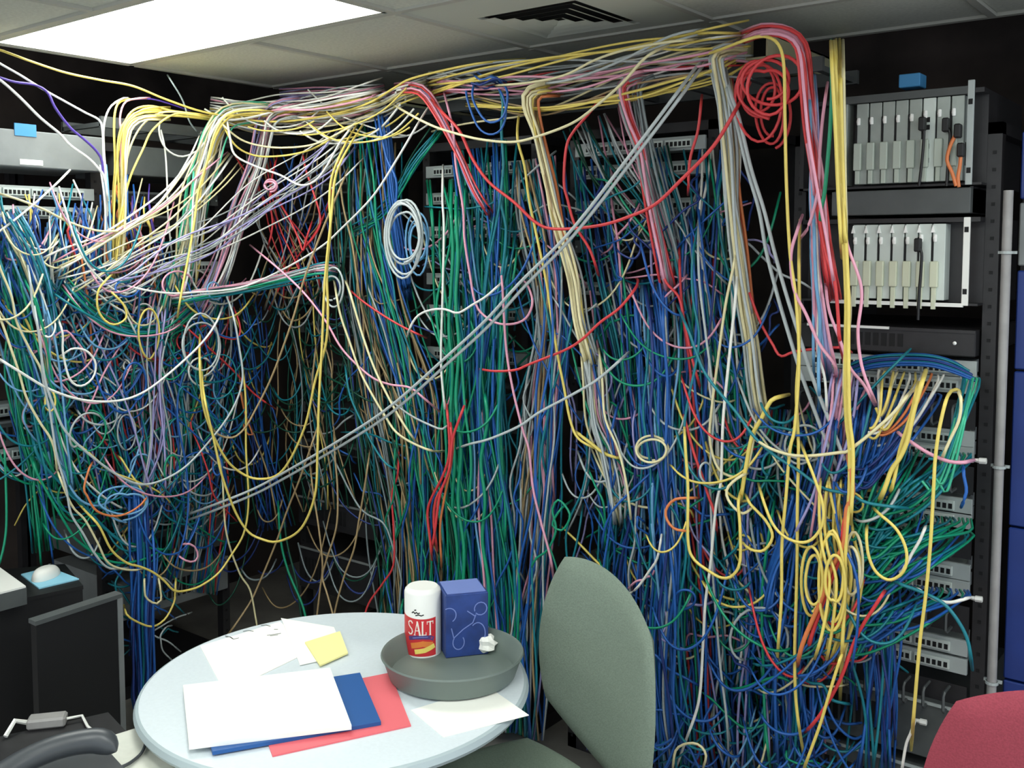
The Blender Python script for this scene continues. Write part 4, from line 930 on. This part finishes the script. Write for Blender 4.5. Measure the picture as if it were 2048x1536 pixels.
# streams: path | half width px | n drawn apart | n more joined | radius mm | d | spread of d | waviness px | colours | what it is
SM = """
430,232 500,232 560,228 620,234 690,228 760,210 800,190 860,168|20|12|40|3.2|.22|.08|7|white 5 cream 2 yellow 2 silver 1 pink 1|white bundle lying in the overhead tray left of the square tube
420,222 480,226 560,216 640,208 700,198 770,188|22|5|26|3.0|.20|.08|12|white 4 yellow 2 silver 2 pink 1|tangle at the left end of the overhead tray
560,190 640,185 700,186 770,188 850,200|8|3|10|3.0|.10|.05|6|pink 5 lavender 1 red 1|pink strands at the back of the overhead tray
850,168 930,150 1020,132 1130,118 1250,105 1350,92 1420,75 1500,62|12|4|7|3.2|.26|.10|14|yellow 4 cream 2 white 1 silver 1|yellow strands along the tray toward the ceiling edge
860,190 960,185 1060,180 1180,165 1300,140 1400,125 1500,110|18|5|14|3.2|.20|.10|18|pink 4 lavender 2 grey 2 silver 2 red 1 cream 1|pink and grey strands along the right half of the tray
930,200 1000,212 1090,218 1200,200 1320,180 1430,150 1490,110|9|3|8|3.0|.24|.06|8|yellow 3 cream 2 tan 1|yellow swags under the right half of the tray
1060,170 1150,160 1250,135 1350,100 1420,85|22|3|10|3.2|.24|.08|12|silver 3 white 1 cream 1|pale strands rising to the ceiling edge
570,228 505,222 455,232 430,268 415,320 395,380 385,440 372,520 358,590 345,660|22|7|26|3.2|.28|.08|8|white 4 cream 4 silver 2 mint 1 yellow 2|cream and white bundle falling into the left tangle
620,218 565,220 535,238 524,275 512,330 490,390 468,450 445,520 415,590 380,650|20|6|26|3.0|.26|.08|8|pink 5 lavender 3 white 3 silver 1|pink bundle falling into the left tangle
340,226 285,228 255,250 246,290 245,340 242,420 235,500 232,560|9|3|10|3.2|.25|.06|6|yellow 5 cream 2|yellow bunch over the left patch panels
205,330 210,400 214,470 218,540 225,600|6|3|8|3.0|.24|.05|4|light blue 3 silver 2 white 1|pale blue strands at the far left rack post
1130,176 1085,176 1056,188 1056,220 1072,266 1088,332 1108,415 1128,482 1148,560 1160,643 1178,709 1191,760|13|6|16|3.6|.30|.06|4|cream 4 silver 3 tan 2 yellow 1|beige bundle descending at centre
1130,180 1080,185 1068,205 1076,260 1090,332 1112,430 1135,520|10|3|10|3.4|.28|.05|4|yellow 2 tan 3 orange 1|yellow side of the beige bundle at centre
1178,690 1190,760 1200,840 1222,900 1240,980 1250,1060|20|3|16|3.0|.30|.08|10|silver 3 white 2 cream 2 pink 2|frayed foot of the beige bundle at centre
1500,100 1455,98 1430,112 1434,150 1444,201 1457,302 1466,437 1474,516 1486,600 1501,678 1511,762 1521,823 1541,880|10|6|18|4.0|.30|.05|3|cream 5 silver 4 tan 1|beige bundle right of centre
1452,150 1462,260 1470,380 1484,480 1496,570 1508,660|9|3|6|3.4|.27|.05|4|red 1 cream 2 orange 1 silver 1|strands behind the right beige bundle
1320,148 1270,154 1244,172 1246,205 1258,249 1278,299 1291,365 1304,432 1318,498 1338,600|12|4|14|3.4|.26|.06|5|pink 5 lavender 1 grey 2 red 1|pink bundle dropping right of centre
1340,145 1295,155 1276,175 1278,205 1285,249 1300,330 1325,432 1345,498 1360,560|10|2|12|3.2|.22|.06|5|grey 4 silver 1 pink 1|grey side of the pink bundle
1480,85 1530,66 1575,72 1600,100 1610,180 1618,260 1630,340 1640,420 1655,520 1668,600|12|4|18|3.6|.38|.08|5|red 6 pink 5 lavender 1|red and pink bundle bending off the tray at the right
1622,150 1628,260 1628,400 1630,520 1640,650 1655,760|9|3|8|3.6|.34|.06|5|lavender 3 light blue 3 pink 2|lavender strands behind the red bundle
1668,82 1675,235 1680,370 1688,516|9|1|5|3.8|.42|.04|2|yellow 3 green 1 tan 1|strands hanging from the ceiling edge at right
790,178 825,176 850,188 880,235 910,300 945,380 985,440|8|2|6|3.2|.30|.06|4|red 2 pink 2 lavender 2|red and pink strands beside the square tube
760,215 775,300 785,400 800,500 815,600|12|2|12|3.2|.20|.06|5|blue 4 light blue 1 navy 1|blue strands behind the silver coil
940,155 960,165 990,160 1010,175|10|2|8|3.0|.28|.06|10|blue 5 navy 2 teal 1|blue knot under the tray
905,360 906,460 902,600 908,740 903,880 912,1040 920,1180 925,1320 930,1480|19|6|40|3.6|.26|.08|12|green 6 teal 2 dark green 2|green cable column left of centre
935,300 950,420 955,540 960,660 950,800 955,950 960,1100 970,1320 975,1480|32|7|60|3.4|.22|.09|9|teal 4 blue 4 green 2 dark green 1 light blue 1|teal cable column at centre
1005,280 1000,420 990,540 980,660 975,800 985,950 1000,1100 1010,1320 1015,1480|30|7|60|3.4|.22|.09|9|teal 4 blue 4 green 3 light blue 1 pink 1|teal and green curtain right of the green column
740,240 745,340 750,450 770,560 800,680 830,800 845,950 850,1100 860,1300 862,1460|36|6|60|3.2|.18|.08|12|blue 3 teal 3 tan 2 silver 1 green 2 navy 1|dim blue-green curtain left of the green column
700,300 705,420 712,540 725,660 745,800 770,950 790,1100 800,1280|36|4|50|3.0|.14|.08|14|dark green 4 teal 2 tan 2 grey 2 navy 2|dark green cables in the gap left of centre
1060,320 1080,450 1095,560 1100,680 1090,800 1080,920 1075,1050 1060,1200 1050,1320 1050,1480|36|5|60|3.2|.20|.09|10|blue 3 grey 2 silver 1 pink 1 lavender 1 teal 2 tan 1|grey and blue curtain above the green chair
1170,320 1185,450 1210,600 1230,740 1245,880 1250,1000 1230,1150 1220,1320 1215,1500|36|5|60|3.2|.18|.09|11|blue 4 teal 2 navy 2 pink 1 green 1 silver 1 lavender 1|blue curtain behind the green chair
1300,560 1306,640 1312,740 1310,840 1320,980 1325,1120 1320,1260 1320,1420 1330,1540|30|9|80|3.4|.28|.08|9|blue 7 navy 1 light blue 2 teal 3 silver 1|heavy blue cable column right of centre
1380,420 1375,560 1380,700 1385,840 1390,980 1395,1120 1400,1260 1410,1420 1420,1540|44|6|80|3.2|.20|.09|10|teal 4 green 3 blue 3 red 1 navy 1 silver 1 lavender 1|teal curtain right of centre
1300,300 1330,420 1360,560 1390,680 1420,760|30|3|26|3.0|.12|.07|10|teal 3 dark green 2 grey 1 blue 1|teal strands beside the pink bundle
1430,300 1430,460 1435,620 1450,780 1470,920 1490,1060 1500,1200 1510,1400|34|4|60|3.2|.16|.08|12|green 3 teal 4 blue 2 dark green 1 white 1|green strands right of the blue column
1560,820 1555,920 1545,1020 1540,1140 1540,1280 1540,1420 1550,1540|60|5|90|3.2|.20|.10|14|blue 4 teal 3 green 1 lavender 1 grey 1|blue cables hanging low at the right
1680,800 1670,900 1640,1000 1620,1100 1600,1220 1590,1360 1590,1540|40|5|70|3.2|.26|.10|12|blue 5 teal 1 pink 1 light blue 1 navy 2|blue bunch at lower right before the patch panels
1600,980 1580,1060 1550,1140 1530,1240|14|2|24|3.4|.34|.06|6|blue 6 navy 1|blue bunch slanting left at lower right
1690,740 1680,830 1660,920 1640,1010 1610,1100|20|3|24|3.2|.30|.08|8|pink 4 lavender 2 white 2 light blue 1|pink strands at the left end of the right panels
1720,1180 1730,1240 1740,1320 1745,1420 1740,1540|50|3|26|3.2|.22|.08|12|blue 6 teal 2 navy 2|blue cables at the bottom right
280,960 285,1050 288,1140 285,1240 287,1340 292,1410 340,1450|20|6|60|3.6|.34|.06|6|blue 8 navy 3 teal 1|blue bundle hanging to the floor at lower left
10,480 40,560 70,660 95,780 115,900 130,1000|34|5|50|3.2|.26|.10|12|teal 4 green 3 light blue 2 blue 1 cream 1|teal curtain along the left edge
10,430 50,500 80,600 100,720|24|3|20|3.2|.32|.06|12|light blue 2 teal 4 blue 2 white 1|pale teal strands at the upper left edge
40,640 35,740 50,850 75,960 100,1100|22|3|16|3.0|.20|.06|8|green 6 teal 2|green strands at the lower left edge
150,560 175,680 205,800 240,920 270,1040|50|5|90|3.0|.20|.10|18|blue 4 teal 2 green 2 light blue 1 lavender 1 red 1|blue and teal mass inside the left tangle
330,560 320,680 325,800 330,920 320,1040|50|5|90|3.0|.20|.10|16|silver 3 pink 2 blue 2 teal 2 lavender 1 green 1|grey and pink mass inside the left tangle
420,560 410,680 400,800 400,920 390,1040 370,1180|44|3|70|3.0|.16|.09|16|blue 3 teal 2 green 2 silver 2 red 1|blue strands at the right of the left tangle
470,600 480,720 500,840 520,960 540,1060|50|2|40|3.0|.10|.06|16|navy 2 blue 3 tan 1 dark green 2 silver 1|dim strands left of the dark gap
600,560 610,680 620,800 630,920 640,1020|60|2|46|2.8|.08|.06|20|dark green 4 tan 2 teal 1 grey 2 yellow 1|dim green strands behind the big yellow loop
330,605 400,590 480,578 560,560 640,540 680,545|10|3|18|3.2|.34|.05|6|teal 4 green 3 silver 2 pink 1|strand of green and grey cables tied across at mid left
100,560 180,520 260,470 340,420 410,350 450,300|34|1|14|3.0|.34|.06|16|white 4 cream 2 pink 1 silver 1|pale strands slanting across the upper left tangle
150,590 240,560 330,520 430,480 540,400 640,330 700,270|34|1|16|2.8|.30|.06|14|white 2 silver 3 lavender 1 cream 1|pale strands slanting up to the tray at left
520,300 540,380 560,450 590,520 610,600|44|1|22|2.8|.14|.06|16|navy 2 blue 2 red 3 tan 2 silver 2|dim strands behind the red zigzag
640,300 620,380 600,450 560,540 530,620|34|1|14|2.8|.12|.06|16|blue 2 tan 2 silver 2 red 1|dim crossing strands behind the red zigzag
325,600 318,700 322,800 330,900 325,1000|26|1|13|2.9|.32|.07|20|pink 3 silver 3 lavender 2 red 1|pink-grey strands down the middle of the left tangle
1180,240 1220,330 1280,420 1340,500 1400,600|50|1|20|2.8|.12|.06|16|teal 2 silver 2 dark green 2 pink 1|thin strands crossing behind the pink bundle
120,560 180,620 250,660 330,660 400,610|14|2|22|3.0|.30|.06|12|teal 2 green 3 pink 1 silver 1|green sling around the yellow teardrop loop
700,470 760,430 800,370 830,320 880,255|10|2|12|3.0|.20|.05|6|teal 4 dark green 3 green 2|teal strand rising to the square tube
1660,940 1660,1020 1670,1090 1690,1160 1680,1260 1660,1340|30|2|30|3.2|.36|.08|10|yellow 3 orange 1 cream 1 blue 2|yellow and orange knot at lower right
"""
def pick(rg, spec):
    ws = spec.split(); names = []; q = []; i = 0
    while i < len(ws):
        nm = ws[i]; i += 1
        if not ws[i].isdigit(): nm += ' ' + ws[i]; i += 1
        names.append(nm); q.append(int(ws[i])); i += 1
    q = np.array(q, float); return names, q / q.sum()
rg = np.random.default_rng(42)
for line in SM.strip().split('\n'):
    path, hw, n1, n2, r, d, sd, wv, cols, what = line.split('|')
    base = parse(path); hw, n1, n2, r, d, sd, wv = float(hw), int(n1), int(n2), float(r) * 1e-3, float(d), float(sd), float(wv)
    names, pr = pick(rg, cols); L = np.linalg.norm(np.diff(base, axis=0), axis=1).sum()
    dn = np.diff(base, axis=0)[0]
    c0 = spline(base, step=16); m = len(c0)
    t = np.gradient(c0, axis=0); t /= np.linalg.norm(t, axis=1)[:, None]; nn = np.stack([-t[:, 1], t[:, 0]], 1)
    s = np.linspace(0, 1, m)
    allc = []
    big = n1 + n2 >= 40; n1 = max(1, int(n1 * .52 + .5)); n2 = int(n2 * (.62 if big else .85))
    for k in range(n1 + n2):
        kn = max(3, int(L / 110)) + 1
        o0 = rg.uniform(-1, 1) * hw
        drift = np.cumsum(rg.normal(0, wv * .8, kn)); drift -= drift.mean()
        o_ = o0 + spline(np.stack([np.linspace(0, 1, kn) * 100, drift], 1), n=m)[:, 1] + rg.normal(0, wv * .35) * np.sin(s * L / 60 + rg.uniform(0, 6)) + rg.normal(0, hw * .35) * (s - .5)
        pp = c0 + nn * o_[:, None]
        if big:
            a = int(m * max(0, rg.normal(.16, .2))) if rg.random() < .8 else 0
            b_ = int(m * rg.uniform(.6, 1)) if rg.random() < .35 else m
            pp = pp[min(a, m - 8):max(b_, a + 8)]
        elif n1 + n2 > 16 and rg.random() < .25: pp = pp[:int(m * rg.uniform(.6, .95))]
        dk = max(.03, d + rg.normal(0, sd * .6)); allc.append((dk, pp, names[rg.choice(len(names), p=pr)]))
    allc.sort(key=lambda q_: -q_[0])
    for k, (dk, pp, cn_) in enumerate(allc):
        dd = dk + .02 * np.sin(np.linspace(0, rg.uniform(2, 7), len(pp)) + rg.uniform(0, 6))
        P = to3d(pp, dd, .02 if pp[0][1] < 300 else .03, .03)
        rr_ = r * rg.uniform(.85, 1.1)
        if k < n1 and k % 1 == 0: cable_obj(P, rr_, cn_, f'{cn_} cable in the {what}', f'cables of the {what}')
        else: stuff_cable(P, rr_, cn_)

# loose swags, loops and wanderers filling the tangle (uncountable): region, number, colours
def blob(n, x0, x1, y0, y1, cols, kind, r=2.9, d0=.03, d1=.30, size=(60, 200), flat=1.0):
    n = int(n * .72)
    names, pr = pick(rg, cols)
    for _ in range(n):
        cx, cy = rg.uniform(x0, x1), rg.uniform(y0, y1); col = names[rg.choice(len(names), p=pr)]
        wd = rg.uniform(*size); d = rg.uniform(d0, d1)
        if kind == 'swag':
            sag = wd * rg.uniform(.25, .8) * flat; tilt = rg.normal(0, wd * .3 * flat); s = np.linspace(-1, 1, 22)
            p = np.stack([cx + s * wd / 2 * (1 + .12 * np.cos(s * 3)), cy - sag * (s ** 2) + tilt * s + sag * .5], 1)
        elif kind == 'loop':
            a = np.linspace(0, 2 * math.pi * rg.uniform(.8, 1.3), 26) + rg.uniform(0, 6); R_ = wd * .2
            p = np.stack([cx + R_ * rg.uniform(.6, 1.1) * np.cos(a) + np.linspace(-1, 1, 26) * R_ * rg.normal(0, .5), cy + R_ * rg.uniform(.8, 1.5) * np.sin(a)], 1)
        elif kind == 'fall':
            kn = 6; xs = cx + np.cumsum(rg.normal(0, wd * .10, kn)) ; ys = cy + np.linspace(-.6, .6, kn) * wd * 1.6
            p = spline(np.stack([xs, ys], 1), n=22)
        else:
            kn = 6; a = rg.uniform(0, 6.28); st = np.cumsum(np.stack([np.cos(a + np.cumsum(rg.normal(0, .5, kn))), np.sin(a + np.cumsum(rg.normal(0, .5, kn)))], 1), 0) * wd / 5
            p = spline(st - st.mean(0) + [cx, cy], n=22)
        stuff_cable(to3d(p, d + .03 * np.sin(np.linspace(0, 4, len(p))), *((.03, .03) if flat == 1.0 else (None, None))), r * 1e-3 * rg.uniform(.85, 1.15), col)
LEFT = 'blue 5 teal 4 green 2 light blue 3 white 2 silver 2 pink 1 red 1 yellow 1'
blob(150, 0, 210, 460, 600, 'blue 8 light blue 2 white 2 teal 3 navy 2 yellow 1 pink 1 orange 1', 'fall', d0=.05, d1=.25, size=(50, 120))
blob(60, 230, 330, 460, 580, 'blue 5 yellow 2 pink 1 orange 2 white 1 purple 1', 'fall', d0=.05, d1=.25, size=(50, 120))
blob(44, 0, 300, 440, 620, 'white 4 cream 3 pink 2 blue 2 teal 2', 'swag', d0=.15, d1=.40, size=(80, 220))
blob(150, 30, 470, 540, 960, LEFT, 'swag', d0=.10, d1=.36, size=(80, 260))
blob(70, 60, 440, 560, 1000, LEFT, 'loop', d0=.15, d1=.38, size=(60, 200))
blob(120, 60, 460, 600, 1020, LEFT, 'wander', d0=.06, d1=.34, size=(120, 260))
blob(60, 140, 420, 960, 1130, 'blue 4 teal 3 green 2 silver 2 tan 1', 'swag', d0=.12, d1=.36, size=(60, 180))
blob(30, 230, 350, 1130, 1300, 'blue 5 teal 3 silver 1 yellow 1', 'wander', d0=.12, d1=.34, size=(60, 160))
blob(70, 440, 700, 520, 960, 'dark green 4 tan 2 silver 1 teal 2 navy 2 yellow 1', 'swag', d0=.03, d1=.14, size=(40, 120))
blob(50, 640, 860, 560, 1020, 'dark green 4 teal 2 tan 1 silver 1 blue 2', 'wander', d0=.05, d1=.2, size=(80, 200))
blob(24, 450, 720, 1000, 1180, 'dark green 2 tan 2 navy 2 grey 2', 'swag', d0=.03, d1=.18, size=(60, 160))
blob(110, 850, 1560, 360, 780, 'blue 3 teal 4 green 2 pink 2 silver 3 lavender 1 navy 2', 'wander', d0=.04, d1=.26, size=(100, 260))
blob(90, 860, 1500, 420, 1000, 'teal 3 green 3 blue 2 silver 2 pink 1 cream 1', 'swag', d0=.10, d1=.34, size=(90, 240))
blob(150, 1180, 1760, 820, 1300, 'blue 4 teal 4 green 3 silver 2 cream 1 pink 2 lavender 1 yellow 1', 'wander', d0=.06, d1=.34, size=(100, 260))
blob(110, 1280, 1760, 820, 1300, 'blue 3 teal 3 cream 2 yellow 2 silver 2 red 1 green 2', 'swag', d0=.15, d1=.42, size=(80, 260))
blob(24, 1300, 1720, 880, 1280, 'yellow 2 cream 2 silver 3 teal 3 blue 3', 'loop', d0=.2, d1=.40, size=(80, 200))
blob(40, 1480, 1720, 1180, 1330, 'blue 4 green 2 red 2 cream 2', 'swag', d0=.25, d1=.42, size=(80, 220))
blob(90, 1290, 1680, 1300, 1560, 'blue 6 navy 2 teal 3 green 1 cream 1', 'wander', d0=.04, d1=.34, size=(100, 220))
blob(50, 1290, 1700, 1380, 1540, 'blue 6 teal 2 light blue 1', 'swag', d0=.2, d1=.36, size=(60, 160))
blob(60, 770, 1060, 900, 1300, 'teal 4 green 4 blue 3 silver 1 tan 1', 'fall', d0=.1, d1=.3, size=(80, 200))
blob(60, 1040, 1300, 780, 1180, 'blue 4 teal 2 silver 2 lavender 1', 'fall', d0=.08, d1=.32, size=(80, 220))
blob(26, 500, 760, 225, 262, 'white 5 cream 2 yellow 2 silver 2', 'swag', r=3.2, d0=.15, d1=.36, size=(140, 280), flat=.3)
# patch leads fanning out of the panels in the right rack: port -> droop -> bunch
def fan(n, xa, xb, y, tx, ty, cols, sl=.055, r=3.0, apart=0, what=''):
    names, pr = pick(rg, cols)
    for k in range(n):
        x = xa + (xb - xa) * (k + rg.uniform(0, .8)) / n; yy = y + (x - 1700) * sl
        ex, ey = tx + rg.normal(0, 16), ty + rg.normal(0, 18); h = rg.uniform(8, 26)
        p = np.array([(x, yy), (x - 3 + rg.normal(0, 3), yy + h), (x * .62 + ex * .38, (yy * .45 + ey * .55) + rg.uniform(0, 30)), (x * .25 + ex * .75, ey + rg.uniform(-10, 24)), (ex, ey)])
        e = spline(p, n=30); s = np.linspace(0, 1, 30)
        P = wall_at(e[:, 0], e[:, 1], .03 + .30 * np.clip(s / .35, 0, 1) ** .7 + .03 * rg.normal() * s)
        col = names[rg.choice(len(names), p=pr)]
        if k < apart:
            o = cable_obj(P, r * 1e-3, col, f'{col} patch lead fanning out of the {what}', f'patch leads of the {what}')
            pl = MB(); pl.box(-.006, .006, -.010, .022, -.004, .005, .0012); pl.build('plug', M_white if col != 'blue' else CMD['light blue'], o)
        else: stuff_cable(P, r * 1e-3, col)
fan(34, 1705, 1880, 778, 1690, 960, 'blue 8 navy 2 light blue 1', apart=8, what='second pale panel at right')
fan(12, 1760, 1890, 738, 1745, 860, 'white 3 cream 3 yellow 3 orange 1', apart=3, what='top pale panel at right')
fan(8, 1925, 1960, 742, 1860, 960, 'teal 3 mint 1', apart=2, what='right end of the top pale panel')
fan(26, 1720, 1950, 893, 1700, 1040, 'teal 4 green 4 blue 1', .06, apart=6, what='third pale panel at right')
fan(22, 1760, 1945, 1020, 1700, 1110, 'green 5 teal 4', .075, apart=5, what='fifth pale panel at right')
fan(22, 1780, 1945, 1045, 1690, 1180, 'green 4 teal 4 blue 2', .08, apart=4, what='sixth pale panel at right')
fan(22, 1760, 1940, 1160, 1680, 1260, 'blue 5 teal 3 green 2', .09, apart=4, what='lowest pale panels at right')
for k in range(9):
    y = 710 + k * 2.4 + rg.uniform(-3, 3)
    p = np.array([(1690, y + 22), (1740, y + 4), (1800, y - 2), (1860, y), (1905, y + 12), (1935 + k * 2, y + 30)])
    stuff_cable(wall_at(*spline(p, n=28).T, np.full(28, .05 + .005 * k)), .003, ['blue', 'navy', 'teal', 'blue'][k % 4])
# leads on the chassis
def lead(col, r, pts, d, label):
    e = spline(parse(pts), step=8); P = wall_at(e[:, 0], e[:, 1], d); o = cable_obj(P, r, col, label, 'leads of the card chassis')
    pl = MB(); pl.box(-.008, .008, -.012, .012, -.018, .018, .003); pl.build('plug', M_blackp, o)
lead('black', .0034, '1845,248 1848,262 1846,300 1842,340 1838,372', .055, 'black lead plugged into the fifth card of the upper chassis')
lead('black', .0034, '1892,250 1900,268 1897,310 1893,372', .055, 'black lead plugged into the seventh card of the upper chassis')
lead('orange', .0042, '1916,262 1902,288 1894,320 1904,345 1912,372', .058, 'orange lead curving down the upper chassis')
lead('orange', .0042, '1922,300 1920,330 1916,355 1918,374', .056, 'salmon lead at the right end of the upper chassis')
lead('black', .0036, '1836,490 1843,505 1842,540 1838,590 1836,640', .058, 'black lead plugged into the lower chassis')
V = np.vstack(STV); F = np.vstack(STF); MI = np.concatenate(STM)
o = mesh_np('cable_tangle', V, F, CM, MI)
tag(o, 'dense mass of tangled network cables covering the racks', 'cables', kind='stuff')
print('cables', NC[0], 'stuff strands', len(STV), 'faces', len(F))
